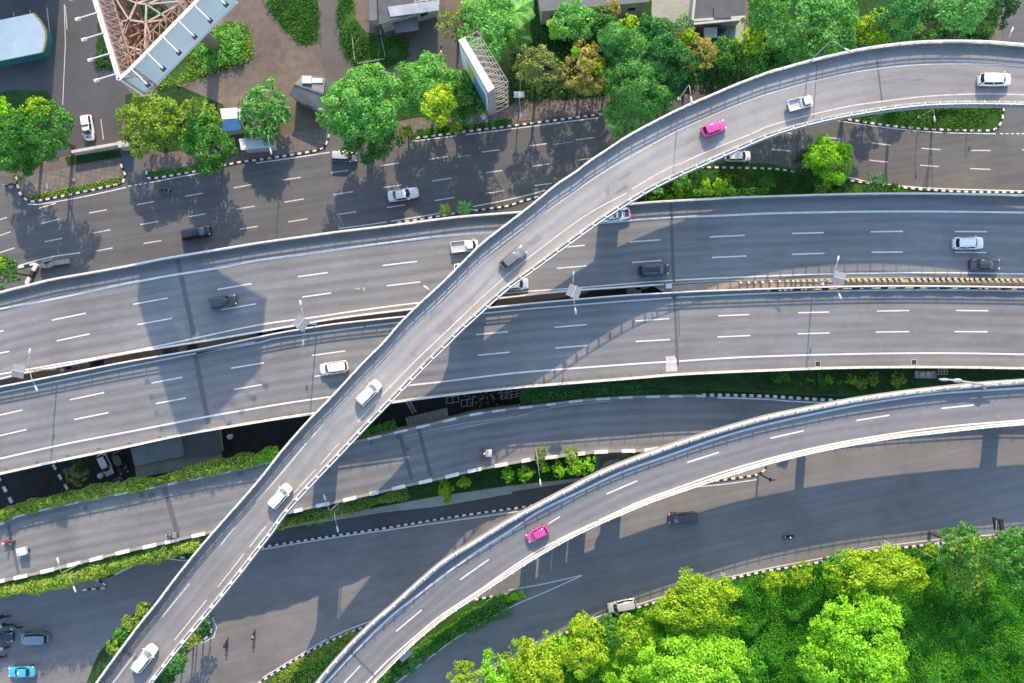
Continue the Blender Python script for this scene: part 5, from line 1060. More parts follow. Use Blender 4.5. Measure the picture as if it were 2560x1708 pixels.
 (2, 3, 1720, 860, 310, 'leaf_yellow', 12, 'large yellow green park tree in the middle of the kerb row', dict(rough=.3, squash=(1.18, .8), second=[('leaf_yellow', .45, .25, .55)])),
 (2, 3, 1480, 1000, 180, 'leaf_park', 8, 'darker green tree on left flank of the large yellow green park tree', {}),
 (2, 3, 890, 1130, 150, 'leaf_green', 10, 'mottled dark green park tree below the silver van by the kerb', dict(rough=.3)),
 (2, 3, 1090, 1130, 160, 'leaf_yellow', 10, 'yellow green park tree right below the silver van by the kerb', dict(rough=.3)),
 (2, 3, 620, 1030, 100, 'leaf_yellow', 7, 'pointed yellow green tree left of the silver van by the kerb', {}),
 (2, 3, 680, 1260, 220, 'leaf_yellow', 11, 'bright park tree with dark gaps in the lower kerb row', dict(rough=.3)),
 (2, 3, 380, 1270, 150, 'leaf_lime', 8, 'lime tree hugging the park kerb', {}),
 (2, 3, 250, 1460, 230, 'leaf_yellow', 10, 'yellow green tree at the bottom edge of the kerb row', dict(rough=.3)),
 (2, 3, 80, 1310, 140, 'leaf_yellow', 8, 'yellow tree close to the kerb near the bottom edge', {}),
 (1, 3, 2220, 1500, 170, 'leaf_lime', 9, 'lime tree at the left end of the park', {}),
 (1, 3, 1900, 1520, 130, 'leaf_yellow', 8, 'leftmost park tree at the bottom edge', {}),
 (2, 3, 1340, 1000, 120, 'leaf_lime', 6, 'small lime tree between the two yellow green park trees', {}),
 (2, 3, 1650, 1500, 430, 'leaf_lime', 13, 'huge bright green canopy at the bottom edge', dict(leaf=.22, lobe=.17, rough=.24)),
 (2, 3, 1080, 1560, 260, 'leaf_lime', 9, 'low bright green canopy left of the huge one', dict(leaf=.21, lobe=.18)),
 (2, 3, 2120, 1480, 190, 'leaf_park', 8, 'mid green tree right of the huge bottom canopy', {}),
 (3, 3, 830, 1310, 470, 'leaf_lime', 15, 'huge rounded lime green canopy in the middle of the park', dict(leaf=.22, lobe=.15, rough=.2)),
 (3, 3, 1000, 560, 300, 'leaf_yellow', 11, 'wide yellow green tree on the right part of the kerb row', dict(rough=.3, squash=(1.25, .74), second=[('leaf_yellow', .3, .1, .6)])),
 (3, 3, 690, 540, 180, 'leaf_park', 9, 'green left half of the wide yellow tree clump', {}),
 (3, 3, 320, 580, 110, 'leaf_yellow', 5, 'small yellow bush between the two park kerb clumps', {}),
 (3, 3, 60, 640, 110, 'leaf_yellow', 6, 'yellow bush near the pale street sign', {}),
 (3, 3, 1800, 330, 220, 'leaf_green', 12, 'loose mixed green tree overhanging the lower street at right', dict(second=[('leaf_hedge', -.1, .1, .7)], lobe=.16, rough=.35, dens=.8)),
 (3, 3, 1850, 560, 200, 'leaf_hedge', 9, 'loose pale green tree further below the overhanging one', dict(lobe=.16, dens=.8)),
 (3, 3, 2250, 420, 240, 'leaf_green', 12, 'dark green tree at the right edge of the park', dict(lobe=.18, rough=.3)),
 (3, 3, 1500, 345, 70, 'leaf_yellow', 3, 'low yellow shrub strip by the kerb near the pale lamp', {}),
 (3, 3, 2000, 290, 70, 'leaf_yellow', 4, 'small yellow bush behind the dark sign gantry', {}),
]
for i, j, x, y, rr, kind, top, lab, kw in TR:
    kw = dict(kw); big = rr > 100
    if 'name' not in kw and top < 6.2: kw['name'] = 'bush'; kw['cat'] = 'bush'
    zb = z4((C_(i, j, x, y)[0], 0))-.3 if (j == 2 and i == 3) else z5(C_(i, j, x, y)) if (j == 3 or (j == 2 and i in (1, 2))) else 0.0
    if top < 6.2 and 'leaf' not in kw: kw['leaf'] = .15
    if i == 3 and j == 0 and top > 6 and y < 600: top *= 1.75 if y < 150 else 1.12
    top += min(0, zb)*.8
    tree(C_(i, j, x, y), r_(rr), kind, max(top, zb+2.0), lab, zb=zb, **kw)
# palms and a banana plant
def palm(cxy, rpx, top, label, kind='leaf_feather', n=22, wide=.10, zb=0.0, drop=.55, cat='palm'):
    R = rpx*(CH-top)/CH/S; p = at(cxy, top); root = empty('palm', (p.x, p.y, zb), label, cat); h = top-zb
    b = MB(); b.tube([(0, 0, -.1), (.05, 0, h*.5), (0, 0, h)], [.16, .12, .1], 7); b.build('trunk', 'bark', root)
    for f in range(n):
        a = 2.4*f+random.uniform(-.2, .2); L = R*random.uniform(.75, 1.1); el = .75*(f % 3)/2+.05; Q = []
        for s_ in np.linspace(.05, 1, 13):
            r = L*s_*math.cos(el*.8*(1-s_*.3)); z = L*(math.sin(el)*s_ - drop*s_*s_); c = np.array([math.cos(a)*r, math.sin(a)*r, h+z])
            for sd_ in (-1, 1):
                t = np.array([-math.sin(a)*sd_, math.cos(a)*sd_, -.25]); fw = np.array([math.cos(a), math.sin(a), -.1]); w = L*wide*math.sin(math.pi*min(.97, s_*.9+.08))*2
                e = c+t*w+fw*w*.7; k = fw*L*.035; Q.append([c-k, c+k, e+k*.6, e-k*.6])
        link('frond', quadmesh('frond', np.array(Q), kind), root)
palm(T1(1, 1, 1735, 362), r_(75), 3.2, 'left spiky palm shrub on the kerb beside the motorway', 'leaf_hedge', wide=.06)
palm(T1(1, 1, 1910, 345), r_(95), 4.2, 'right larger palm shrub on the kerb beside the motorway', 'leaf_fresh', wide=.06)
palm(T1(2, 0, 20, 110), r_(220), 7, 'broad leaved banana plant beside the grey roof', 'leaf_fresh', 9, .17, cat='banana plant')
palm(T1(2, 0, 30, 330), r_(150), 5, 'shaded banana plant below the sunlit one', 'leaf_green', 8, .17, cat='banana plant')
palm(T1(2, 0, 410, 260), r_(105), 8, 'small banana plant left of the fresh green tree', 'leaf_lime', 8, .17, cat='banana plant')
# hedges along road edges
def strip(name, label, cat, pts, zf, width, height, kind, leaf=.16, dens=70, kindtag=None, bottom=None):
    L = sum(math.dist(pts[i], pts[i+1]) for i in range(len(pts)-1)); Q = spline(pts, max(6, int(L/10))); P = np.array([tuple(at(q, zf(q))) for q in Q])
    d = np.r_[0, np.cumsum(np.linalg.norm(np.diff(P, axis=0), axis=1))]; n = int(d[-1]*dens*width); s_ = RNG.uniform(0, d[-1], n)
    X = np.c_[[np.interp(s_, d, P[:, c]) for c in range(3)]].T
    t = np.gradient(P, axis=0); t /= np.linalg.norm(t, axis=1)[:, None]; ti = np.c_[np.interp(s_, d, t[:, 0]), np.interp(s_, d, t[:, 1])]; u = np.c_[-ti[:, 1], ti[:, 0]]
    def wn(step, sd): 
        m_ = int(d[-1]/step)+3; return np.interp(s_, np.arange(m_)*step, RNG.uniform(1-sd, 1+sd, m_))
    lat = RNG.uniform(-.5, .5, n); wv = width*wn(2.3, .35)*wn(.8, .22)*wn(9, .2)
    k1, k2 = RNG.uniform(.4, 1.1, (2, 400)); cell = (np.floor(s_/.55).astype(int)*7+np.floor(lat*wv/.55).astype(int)*13) % 400
    hh = height*wn(1.7, .3)*wn(.6, .2)*(.62+.38*k1[cell])*np.sqrt(np.clip(1-(2*lat)**2*.85, .05, 1))
    X[:, 0] += u[:, 0]*lat*wv; X[:, 1] += u[:, 1]*lat*wv; X[:, 2] += hh*RNG.uniform(.35, 1.05, n)
    Dn = np.c_[u[:, 0]*lat*1.6, u[:, 1]*lat*1.6, np.full(n, .8)]
    o = link(name, quadmesh(name, leaves(X, Dn, leaf, .5, .55), kind)); tag(o, label, cat, kind=kindtag); return recenter(o)
strip('hedge', 'long yellow green hedge between the pit and the side road', 'hedge', T(0, 3, (-60, 65), (0, 45)) + T(0, 2, (150, 1545), (500, 1460), (900, 1370), (1400, 1285), (1900, 1165), (2350, 1075)), lambda p: z4(p)-.2, 1.9, 2.2, 'leaf_hedge', dens=130)
strip('hedge', 'green hedge end emerging right beside the flyover by the pit', 'hedge', T(1, 2, (-20, 1080), (100, 1050), (230, 1000)), lambda p: z4(p)-.2, 2.0, 2.0, 'leaf_lime', dens=120)
strip('hedge', 'grassy bank in shade between flyover and the concrete beams', 'hedge', T(1, 2, (880, 870), (1080, 810), (1290, 760)), lambda p: z4(p)-.6, 1.5, .5, 'leaf_green')
strip('hedge', 'thick pale hedge below the lower left side road kerb', 'hedge', T(0, 3, (-60, 715), (200, 680), (500, 640), (760, 565), (1100, 470), (1500, 360), (1870, 275)), lambda p: z4(p)-1.6, 2.3, 2.2, 'leaf_hedge', dens=130)
strip('hedge', 'second fringe of hedge spilling towards the dark lower street', 'hedge', T(0, 3, (560, 640), (760, 590), (1000, 540)), lambda p: 3.0, 1.8, 1.4, 'leaf_hedge', dens=110)
strip('hedge', 'low dry grass hedge right of the flyover under the striped kerb', 'hedge', T(1, 3, (190, 115), (400, 70), (640, 20)) + T(1, 2, (900, 1515), (1150, 1450), (1400, 1390)), lambda p: 1.2, 1.9, .6, 'leaf_hedge', leaf=.14, dens=70)
strip('hedge', 'dense green hedge along the lower edge of the ramp', 'hedge', T(1, 3, (1150, 1540), (1350, 1400), (1600, 1220), (1850, 1060), (2100, 930), (2300, 830)), z5, 3.2, 1.6, 'leaf_green', leaf=.17, dens=60)
strip('hedge', 'bright tip of the ramp hedge at the painted triangle', 'hedge', T(1, 3, (2250, 790), (2350, 775)) + T(2, 3, (60, 755), (110, 735)), z5, 1.6, 1.2, 'leaf_lime')
strip('hedge', 'left wave of the clipped wavy hedge below the motorway', 'hedge', T(3, 2, (110, 300), (180, 355), (260, 385), (340, 370), (460, 300)), lambda p: z4(p)-.2, 1.7, 1.1, 'leaf_lime', leaf=.13, dens=120)  # both waves take the lime colour in place of sun on their tops
strip('hedge', 'right wave of the clipped wavy hedge below the motorway', 'hedge', T(3, 2, (510, 330), (580, 370), (640, 385), (700, 360), (750, 310)), lambda p: z4(p)-.2, 1.6, 1.1, 'leaf_lime', leaf=.13, dens=120)
strip('hedge', 'clipped hedge along the bottom of the street median garden', 'hedge', T(2, 1, (1650, 205), (2000, 205), (2350, 190)), z0, 1.0, .7, 'leaf_fresh')
strip('hedge', 'dark green hedge bed in the grass island under the flyover bend', 'hedge', T(3, 0, (1530, 1000), (1620, 980), (1740, 985)), z0, 1.6, 1.0, 'leaf_green')
strip('hedge', 'pale bed of tall grass inside the island left of the ramp', 'hedge', T(1, 3, (250, 1520), (400, 1400), (560, 1330), (760, 1210), (930, 1130)), z5, 2.4, .8, 'leaf_hedge', leaf=.15, dens=45)
# loose ground cover
def inside(P, poly):
    x, y = P[:, 0], P[:, 1]; c = np.zeros(len(P), bool); q = np.array(poly)
    for (x1, y1), (x2, y2) in zip(q, np.roll(q, -1, 0)):
        hit = ((y1 > y) != (y2 > y)) & (x < (x2-x1)*(y-y1)/(y2-y1+1e-9)+x1); c ^= hit
    return c
def cover(label, poly, n, kind, leaf=.16, hmax=.4, z=0.0, clump=.25, name='grass', low=False, mound=0):
    q = np.array(poly); P = RNG.uniform(q.min(0), q.max(0), (n*2, 2)); P = P[inside(P, poly)]; P = P + RNG.normal(0, 5, P.shape)
    if clump:
        f = np.sin(P[:, 0]*.043+1)*np.sin(P[:, 1]*.05+2)+.6*np.sin(P[:, 0]*.11+P[:, 1]*.07)+.5*np.sin(P[:, 0]*.021-P[:, 1]*.03)
        P = P[RNG.uniform(-1, 1.6, len(P)) < f+clump*2]
    if low:
        zz = np.array([z5(p) for p in P])
    else: zz = np.zeros(len(P))
    k = (CH-zz)/CH/S; hh = RNG.uniform(.02, hmax, len(P))
    if mound: hh += mound*np.clip(np.sin(P[:, 0]*.037+P[:, 1]*.021)*np.sin(P[:, 1]*.045-P[:, 0]*.013)+.5*np.sin(P[:, 0]*.09)*np.sin(P[:, 1]*.083), 0, 1)
    X = np.c_[(P[:, 0]-CX)*k, (CY-P[:, 1])*k, zz+hh]
    o = link(name, quadmesh(name, leaves(X, np.tile([0, 0, 1.0], (len(X), 1)), leaf, .45, .8), kind)); tag(o, label, 'grass', kind='stuff'); return o
PARK = T(2, 3, (0, 1568), (190, 1290), (490, 1130), (770, 1020), (1160, 895), (1700, 730), (2350, 560)) + T(3, 3, (560, 460), (1170, 355), (2050, 260), (2500, 215), (2500, 1700)) + T(1, 3, (1500, 1700))
cover('rough green undergrowth filling the park', PARK, 170000, 'leaf_under', .155, .9, clump=.75, name='undergrowth', low=True, mound=1.7)
cover('grass on the lawn beside the dirt track', T(1, 0, (60, -20), (560, -20), (575, 380), (430, 410), (250, 260), (110, 60)), 4500, 'leaf_grass', .15, .3)
cover('grass around the old house garden', T(1, 0, (740, -20), (880, -20), (900, 140), (1000, 320), (1140, 330), (1390, 340), (1385, 550), (1200, 610), (960, 615), (830, 560), (765, 350)), 6500, 'leaf_grass', .16, .4)
cover('weeds below the tower panel', T(0, 0, (2140, 190), (2300, 250), (2320, 560), (1900, 690), (1650, 770), (1420, 820), (1450, 700), (1850, 320)), 6500, 'leaf_hedge', .17, .7, clump=.2)
cover('bushy weeds right of the tower panel', T(0, 0, (2060, 220), (2240, 240), (2230, 560), (1900, 640), (1780, 470), (1960, 400)), 3000, 'leaf_fresh', .2, 1.6, clump=.2)
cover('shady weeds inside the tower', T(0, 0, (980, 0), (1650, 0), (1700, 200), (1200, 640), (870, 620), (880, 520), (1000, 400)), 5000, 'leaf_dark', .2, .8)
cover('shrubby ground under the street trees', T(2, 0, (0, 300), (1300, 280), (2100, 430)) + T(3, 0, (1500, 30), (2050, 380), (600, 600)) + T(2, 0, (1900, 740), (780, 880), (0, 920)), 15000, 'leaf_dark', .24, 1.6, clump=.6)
cover('grass in the street median garden', T(2, 1, (1100, 290), (1560, 0), (2350, 0)) + T(3, 1, (250, 10), (760, 90), (760, 190), (0, 225)) + T(2, 1, (2000, 235)), 8000, 'leaf_grass', .15, .35)
cover('grass in the island below the flyover bend', T(3, 0, (700, 1090), (1400, 1180), (2000, 1195), (2100, 1170), (2140, 1080), (2150, 930), (1300, 930)), 6000, 'leaf_grass', .15, .3)
cover('grass behind the ramp island kerb', T(1, 3, (60, 1568), (270, 1440), (660, 1220), (1100, 1040), (1300, 1000), (600, 1568)), 6000, 'leaf_hedge', .15, .45, clump=.3, low=True)
cover('weeds on the shaded verge strip', T(0, 1, (240, 240), (700, 155), (1110, 65), (1118, 108), (600, 218), (265, 258)), 2600, 'leaf_hedge', .13, .3, clump=.6)
cover('grass round the clipped bushes', [(1000, 1190), (1340, 1112), (1495, 1090), (1484, 1185), (1290, 1210), (1090, 1235)], 5000, 'leaf_grass', .14, .3, low=True)
cover('weeds along the street verge', T(1, 0, (1445, 1252), (1480, 1195), (1950, 1155), (2350, 1090), (2350, 1138), (1960, 1190)), 2000, 'leaf_green', .15, .5)
gs = [(1330, 985), (1700, 950), (2540, 925), (2560, 985), (2180, 1000), (2000, 985), (1740, 975), (1330, 1010)]
b = MB(); b.sheet([at(p, z4(p)-.12) for p in [(1300, 950), (1700, 920), (2620, 900), (2620, 1010), (2180, 1012), (2000, 992), (1740, 990), (1300, 1020)]]); struct(b.build('grass_strip', 'lawn_dark'))
def cover4(label, poly, n, kind, leaf=.14, hmax=.3):
    q = np.array(poly); P = RNG.uniform(q.min(0), q.max(0), (n*2, 2)); P = P[inside(P, poly)]; X = np.array([tuple(at(p, z4(p)-.12+random.uniform(.02, hmax))) for p in P])
    o = link('grass', quadmesh('grass', leaves(X, np.tile([0, 0, 1.0], (len(X), 1)), leaf, .45, .8), kind)); tag(o, label, 'grass', kind='stuff')
cover4('grass strip below the southern motorway', [(1330, 985), (1700, 945), (2330, 925), (2330, 985), (2190, 1000), (2000, 980), (1740, 972), (1330, 1005)], 6000, 'leaf_green')
# ---------------------------------------------------------------- buildings, boards, odds and ends
def corrugated(name, col, pitch=.25, rot=0.0, rust=0.0):
    m, nt, b = principled(name); M[name] = m; b.inputs['Roughness'].default_value = .55
    g = N(nt, 'ShaderNodeNewGeometry').outputs['Position']; mp = N(nt, 'ShaderNodeMapping'); mp.inputs['Rotation'].default_value = (0, 0, rot); nt.links.new(g, mp.inputs[0])
    wv = N(nt, 'ShaderNodeTexWave'); wv.inputs['Scale'].default_value = 1/pitch/3.2; nt.links.new(mp.outputs[0], wv.inputs[0])
    c = ramp(nt, noise(nt, g, .5, 6, .7), [(.3, sc3(col, .72)), (.7, sc3(col, 1.12))])
    nt.links.new(c, b.inputs['Base Color']); bp = N(nt, 'ShaderNodeBump'); bp.inputs['Strength'].default_value = .8; bp.inputs['Distance'].default_value = .06
    nt.links.new(wv.outputs['Fac'], bp.inputs['Height']); nt.links.new(bp.outputs[0], b.inputs['Normal'])
corrugated('roof_grey', (.16, .17, .18)); corrugated('roof_pale', (.55, .58, .60), .3); mat('roof_white', (.90, .85, .75), .8, .05, 1, big=.12, bigscale=.3); corrugated('roof_slate', (.10, .105, .115)); corrugated('roof_teal', (.19, .23, .235), .4, .2)
mat('panel_back', (.62, .69, .73), .5, .06, .5, big=.08); mat('panel_front', (.60, .66, .70), .5, .05, .8); mat('steel_white', (.62, .60, .57), .6, .12, 2); mat('steel_beige', (.46, .37, .31), .7, .3, 2.5); mat('steel_rust', (.34, .19, .13), .8, .3, 2.5); mat('steel_grey', (.34, .315, .30), .6, .15, 3)
mat('wall_plaster', (.48, .47, .44), .85, .12, 1, big=.2); mat('tarp_blue', (.03, .13, .32), .5, .2, 2); mat('awning', (.62, .66, .68), .6, .1, 2); mat('red_plastic', (.42, .05, .05), .5, .15, 3); mat('teal_wall', (.03, .16, .17), .6, .1, 2); mat('orange_trim', (.55, .33, .10), .6, .15, 2)
mat('art_blue', (.10, .22, .42), .4, .2, .8); mat('art_green', (.38, .45, .12), .4, .2, .8); mat('window_glass', (.03, .05, .07), .1, 0); mat('beam_concrete', (.36, .36, .34), .85, .12, 3)
def house(name, label, cat, corners, h, roofmat, ridge=None, z=0.0, wallmat='wall_plaster', over=.35, pitch=1.2, win=True):
    """corners: eaves outline in photo pixels (4 points), measured at height h"""
    P = [at(p, h) for p in corners]; c = sum(P, Vector())/4; root = empty(name, (c.x, c.y, z), label, cat); P = [p-c for p in P]
    b = MB(); inner = [Vector((p.x, p.y, 0))-Vector((p.x, p.y, 0)).normalized()*over for p in P]; b.prism([(p.x, p.y) for p in inner], -.05, h-z-.06); b.build('wall', wallmat, root)
    b = MB(); e = [Vector((p.x, p.y, h-z)) for p in P]; t = Vector((0, 0, .14))
    if ridge is None:
        b.add(e + [q+t for q in e], [(0, 1, 2, 3)[::-1], (4, 5, 6, 7), (0, 1, 5, 4), (1, 2, 6, 5), (2, 3, 7, 6), (3, 0, 4, 7)])
    else:
        i = 0 if ridge == 'a' else 1; r0 = (e[i]+e[(i+3) % 4])/2+Vector((0, 0, pitch)); r1 = (e[(i+1) % 4]+e[(i+2) % 4])/2+Vector((0, 0, pitch))
        a0, a1, a2, a3 = e[i], e[(i+1) % 4], e[(i+2) % 4], e[(i+3) % 4]
        for s_ in ((a0, a1, r1, r0), (r0, r1, a2, a3)): b.add(list(s_)+[q+t for q in s_], [(0, 1, 2, 3)[::-1], (4, 5, 6, 7), (0, 1, 5, 4), (1, 2, 6, 5), (2, 3, 7, 6), (3, 0, 4, 7)])
        b.add([a0, a3, r0, a1, a2, r1], [(0, 1, 2), (3, 5, 4)])
        cap = MB(); cap.beam(r0+t*1.1, r1+t*1.1, .3, .1); cap.build('ridge_cap', roofmat, root)
    b.build('roof', roofmat, root)
    if win:
        for q in range(4):
            a, d = inner[q], inner[(q+1) % 4]; L = (d-a).length; k = max(1, int(L/3.5)); n_ = Vector(((d-a).y, -(d-a).x, 0)).normalized()
            if n_.dot((a+d)/2) < 0: n_.negate()
            for s_ in range(k):
                m_ = a.lerp(d, (s_+.5)/k)+n_*.02; wb = MB(); wb.box((m_.x, m_.y, (h-z)*.55), (1.1, .06, 1.0), math.atan2((d-a).y, (d-a).x)); wb.build('window', 'window_glass', root)
    return root
house('shed', 'small grey shed with gabled sheet roof between the spiky tree and the big green tree', 'shed', T(1, 0, (300, 880), (430, 690), (640, 720), (620, 1030)), 3.4, 'roof_grey', 'b', pitch=.7)
wt = MB(); q = at(T1(1, 0, 465, 730), 4.6); wt.box((q.x, q.y, 4.0), (1.45, 1.1, 1.2)); wt.box((q.x+1.5, q.y, 3.9), (1.6, .7, .25)); recenter(tag(wt.build('water_tank', 'awning'), 'white box tank on the ridge of the small grey shed', 'tank'))
hs = house('house', 'old grey house with white corrugated awning at the top edge', 'house', T(1, 0, (1110, -300), (1680, -300), (1680, 60), (1130, 230)), 4.2, 'roof_slate', None)
b = MB(); hl = Vector(hs.location); P_ = [at(p, 3.6)-hl for p in T(1, 0, (1222, 90), (1680, 30), (1685, 115), (1240, 175))]; P_[0].z += .35+.9; P_[1].z += .35+.9; P_[2].z += .9; P_[3].z += .9
b.add(P_+[p-Vector((0, 0, .1)) for p in P_], [(0, 1, 2, 3)[::-1], (4, 5, 6, 7), (0, 1, 5, 4), (1, 2, 6, 5), (2, 3, 7, 6), (3, 0, 4, 7)]); b.build('awning', 'roof_pale', hs)
b = MB(); P_ = [at(p, 3.0)-hl for p in T(1, 0, (1255, 185), (1480, 150), (1490, 270), (1275, 298))]; b.prism([(p.x, p.y) for p in P_][::-1], 2.4, 2.65); b.build('porch_roof', 'roof_grey', hs)
b = MB()
for i in range(5):
    a, c = [at(p, 4.6)-hl for p in T(1, 0, (1455+i*55, -40), (1460+i*55, 45))]; b.beam(a, c, .08)
for y in (-20, 15, 48):
    a, c = [at(p, 4.6)-hl for p in T(1, 0, (1450, y), (1680, y-25))]; b.beam(a, c, .08)
b.build('roof_trellis', 'steel_white', hs)
house('outbuilding', 'narrow brown roofed outbuilding left of the house with white awning', 'shed', T(1, 0, (1030, -200), (1105, -200), (1115, 185), (1045, 195)), 3.4, 'roof_grey', None, win=False)
house('warehouse', 'long grey metal roofed building along the top edge behind the trees', 'building', T(2, 0, (190, -400), (1255, -400), (1260, 20), (260, 110)), 6, 'roof_grey', None)
hr = house('house', 'flat dark roofed building beside the grey driveway at top', 'building', T(2, 0, (1690, -300), (2150, -300), (2140, 160), (1665, 190)), 4.5, 'roof_slate', None)
hl = Vector(hr.location); b = MB()
for x0_, y0_, x1_, y1_ in ((1665, 222, 2100, 180), (1655, 190, 1680, -50), (1665, 190, 2140, 158)):
    a, c = [at(p, 4.8)-hl for p in T(2, 0, (x0_, y0_), (x1_, y1_))]; b.beam(a, c, .35, .4)
b.build('roof_edge', 'wall_plaster', hr); b = MB(); v = at(T1(2, 0, 1930, 120), 4.9)-hl; b.box(v, (2.6, 1.7, .5)); b.build('roof_tank', 'roof_slate', hr)
for lab, pts, m_ in (('white awning sheet of the roadside kiosk', ((2020, 1000), (2180, 990), (2185, 1090), (2040, 1100)), 'awning'), ('blue tarpaulin roof of the roadside kiosk', ((2040, 1105), (2190, 1095), (2230, 1190), (2030, 1215)), 'tarp_blue')):
    r0 = house('kiosk', lab, 'kiosk', T(0, 0, *pts), 2.7, m_, None, win=False, over=.2)
house('kiosk', 'pale stall sheet beside the pale green tree next to the blue tarpaulin', 'kiosk', T(0, 0, (2180, 1000), (2275, 1000), (2280, 1120), (2200, 1100)), 2.9, 'awning', None, win=False, over=.2)
kq = house('kiosk', 'white flat awning with torn corner at the pavement edge', 'kiosk', T(0, 0, (2195, 1278), (2500, 1250), (2520, 1350), (2215, 1380)), 2.8, 'awning', None, win=False, over=.3)
# bay with vaulted pale roof at far left
A_ = [at(p, 2.6) for p in T(0, 0, (-700, 330), (300, 122), (385, 480), (-700, 700))]; c_ = sum(A_, Vector())/4; vb = empty('bay_building', (c_.x, c_.y, 0), 'pale flat roofed bay with orange trimmed curved end at the left edge', 'building')
A_ = [p-c_ for p in A_]; arc = [A_[1].lerp(A_[2], t) + (A_[1]-A_[0]).normalized()*1.15*math.sin(math.pi*t)*1.0 for t in np.linspace(0, 1, 9)]
outl = [A_[0]]+arc+[A_[3]]; b = MB(); b.prism([(p.x, p.y) for p in outl][::-1], 2.45, 2.6); b.build('roof', 'roof_white', vb)
b = MB(); b.prism([(p.x*.985, p.y*.96) for p in outl][::-1], -.05, 2.44); b.build('wall', 'teal_wall', vb)
b = MB(); b.tube([Vector((p.x, p.y, 2.52))+(A_[1]-A_[0]).normalized()*.12 for p in arc], .16, 6); b.build('roof_trim', 'orange_trim', vb)
# tower with angled advertising faces
TZ0, TZ1 = 33.6, 40.0
tipA, tipB = at(T1(0, 0, 1090, 735), TZ1), at(T1(0, 0, 1190, 650), TZ1)
ne, nw = at(T1(0, 0, 2010, -190), TZ1), at(T1(0, 0, 560, -1000), TZ1)
tc = (tipA+ne+nw)/3; tw = empty('billboard_tower', (tc.x, tc.y, 0), 'tall billboard with wide angled panels on rusty lattice and one thick column', 'billboard tower')
L3 = lambda v, z: Vector((v.x-tc.x, v.y-tc.y, z))
def panel(a, c, m_, name='panel', t=.3):
    b = MB(); d = (c-a); n_ = Vector((d.y, -d.x, 0)).normalized()*t; q = [L3(a, 0), L3(c, 0), L3(c, 0)-n_, L3(a, 0)-n_]; b.prism([(p.x, p.y) for p in q][::-1], TZ0, TZ1); return b.build(name, m_, tw)
panel(tipB, ne, 'panel_back'); panel(nw, tipA, 'panel_front'); panel(tipA, tipB, 'panel_back', 'end_panel'); panel(ne, nw, 'panel_front')
for a, c in ((tipB, ne), (nw, tipA), (tipA, tipB)):
  for zz_, hh_ in ((TZ1+.07, .14), (TZ0-.1, .2)): fr = MB(); fr.beam(L3(a, zz_), L3(c, zz_), .34, hh_); fr.build('panel_frame', 'steel_white', tw)
#(L3(a, TZ1+.07), L3(c, TZ1+.07), .34, .14); fr.beam(L3(a, TZ0-.1), L3(c, TZ0-.1), .34, .2)
d_ = (ne-tipB).normalized(); n_ = Vector((d_.y, -d_.x, 0))
for i in range(6):
    p = L3(tipB.lerp(ne, .02+i*.175), TZ1+.2); e = p+n_*2.6+Vector((0, 0, -7.6))*0
    b = MB(); b.tube([p, e], .075, 6); b.build('lamp_arm', 'steel_white', tw); b = MB(); b.box(e+Vector((0, 0, -.15)), (.55, .4, .3), math.atan2(d_.y, d_.x)); b.build('floodlight', 'trim', tw)
d2 = (tipA-nw).normalized(); n2 = Vector((d2.y, -d2.x, 0))
for i in range(5):
    p = L3(tipA.lerp(nw, -.0+.03+i*.108), TZ1+.2); e = p+n2*2.4; b = MB(); b.tube([p, e], .08, 6); b.build('lamp_arm', 'steel_white', tw); b = MB(); b.box(e+Vector((0, 0, -.15)), (.3, .5, .3), math.atan2(d2.y, d2.x)); b.build('floodlight', 'steel_white', tw)
def truss(b, a, c, wd, z0_, z1_, n, r=.09, off=0):
    d = (c-a).normalized(); q = Vector((-d.y, d.x, 0))
    for i in range(n+1):
        p = a.lerp(c, i/n)
        for z in (z0_, z1_): b.beam(L3(p, z), L3(p+q*wd, z), r)
        b.beam(L3(p, z0_), L3(p, z1_), r); b.beam(L3(p+q*wd, z0_), L3(p+q*wd, z1_), r)
        if i < n:
            s_ = a.lerp(c, (i+1)/n)
            for z in (z0_, z1_): b.beam(L3(p, z), L3(s_+q*wd, z), r*.8); b.beam(L3(p, z), L3(s_, z), r*1.3); b.beam(L3(p+q*wd, z), L3(s_+q*wd, z), r*1.5)
            b.beam(L3(p+q*wd, z0_), L3(s_+q*wd, z1_), r)
b = MB(); truss(b, nw-n2*.4, tipA-n2*.4, 1.5, TZ0+.3, TZ1-.3, 26); b.build('back_truss', 'steel_rust', tw)
b = MB(); truss(b, tipB-n_*.4, ne-n_*.4, 1.1, TZ0+.3, TZ1-.3, 14); b.build('back_truss', 'steel_rust', tw)
b = MB(); nd = [at(T1(0, 0, *q), TZ1-1) for q in ((1185, 185), (1340, 208), (1255, 30), (1345, 40), (1090, 410), (1330, 470), (1140, 320))]
hub = [(tipA.lerp(nw, t)+n2*-1.9) for t in (.06, .18, .3, .45)] + [tipB.lerp(ne, t)-n_*1.5 for t in (.1, .3, .5, .7, .9)]
for a, c in ((0, 1), (0, 2), (1, 3), (2, 3), (0, 4), (1, 5), (0, 6), (5, 4)): b.beam(L3(nd[a], TZ1-1), L3(nd[c], TZ1-1), .2)
for i, h_ in enumerate(hub):
    k_ = sorted(range(7), key=lambda q: (nd[q]-h_).length)[:2]
    for q in k_: b.beam(L3(nd[q], TZ1-1), L3(h_, TZ1-1), .16)
b.build('top_bracing', 'steel_beige', tw)
b = MB()
for i in range(len(hub)):
    a, c = hub[i], hub[(i+2) % len(hub)]; b.beam(L3(a.lerp(tc, .12), TZ0+.4), L3(c.lerp(tc, .12), TZ0+.4), .14); b.beam(L3(a.lerp(tc, .12), TZ0+.4), L3(c.lerp(tc, .12), TZ1-1), .13)
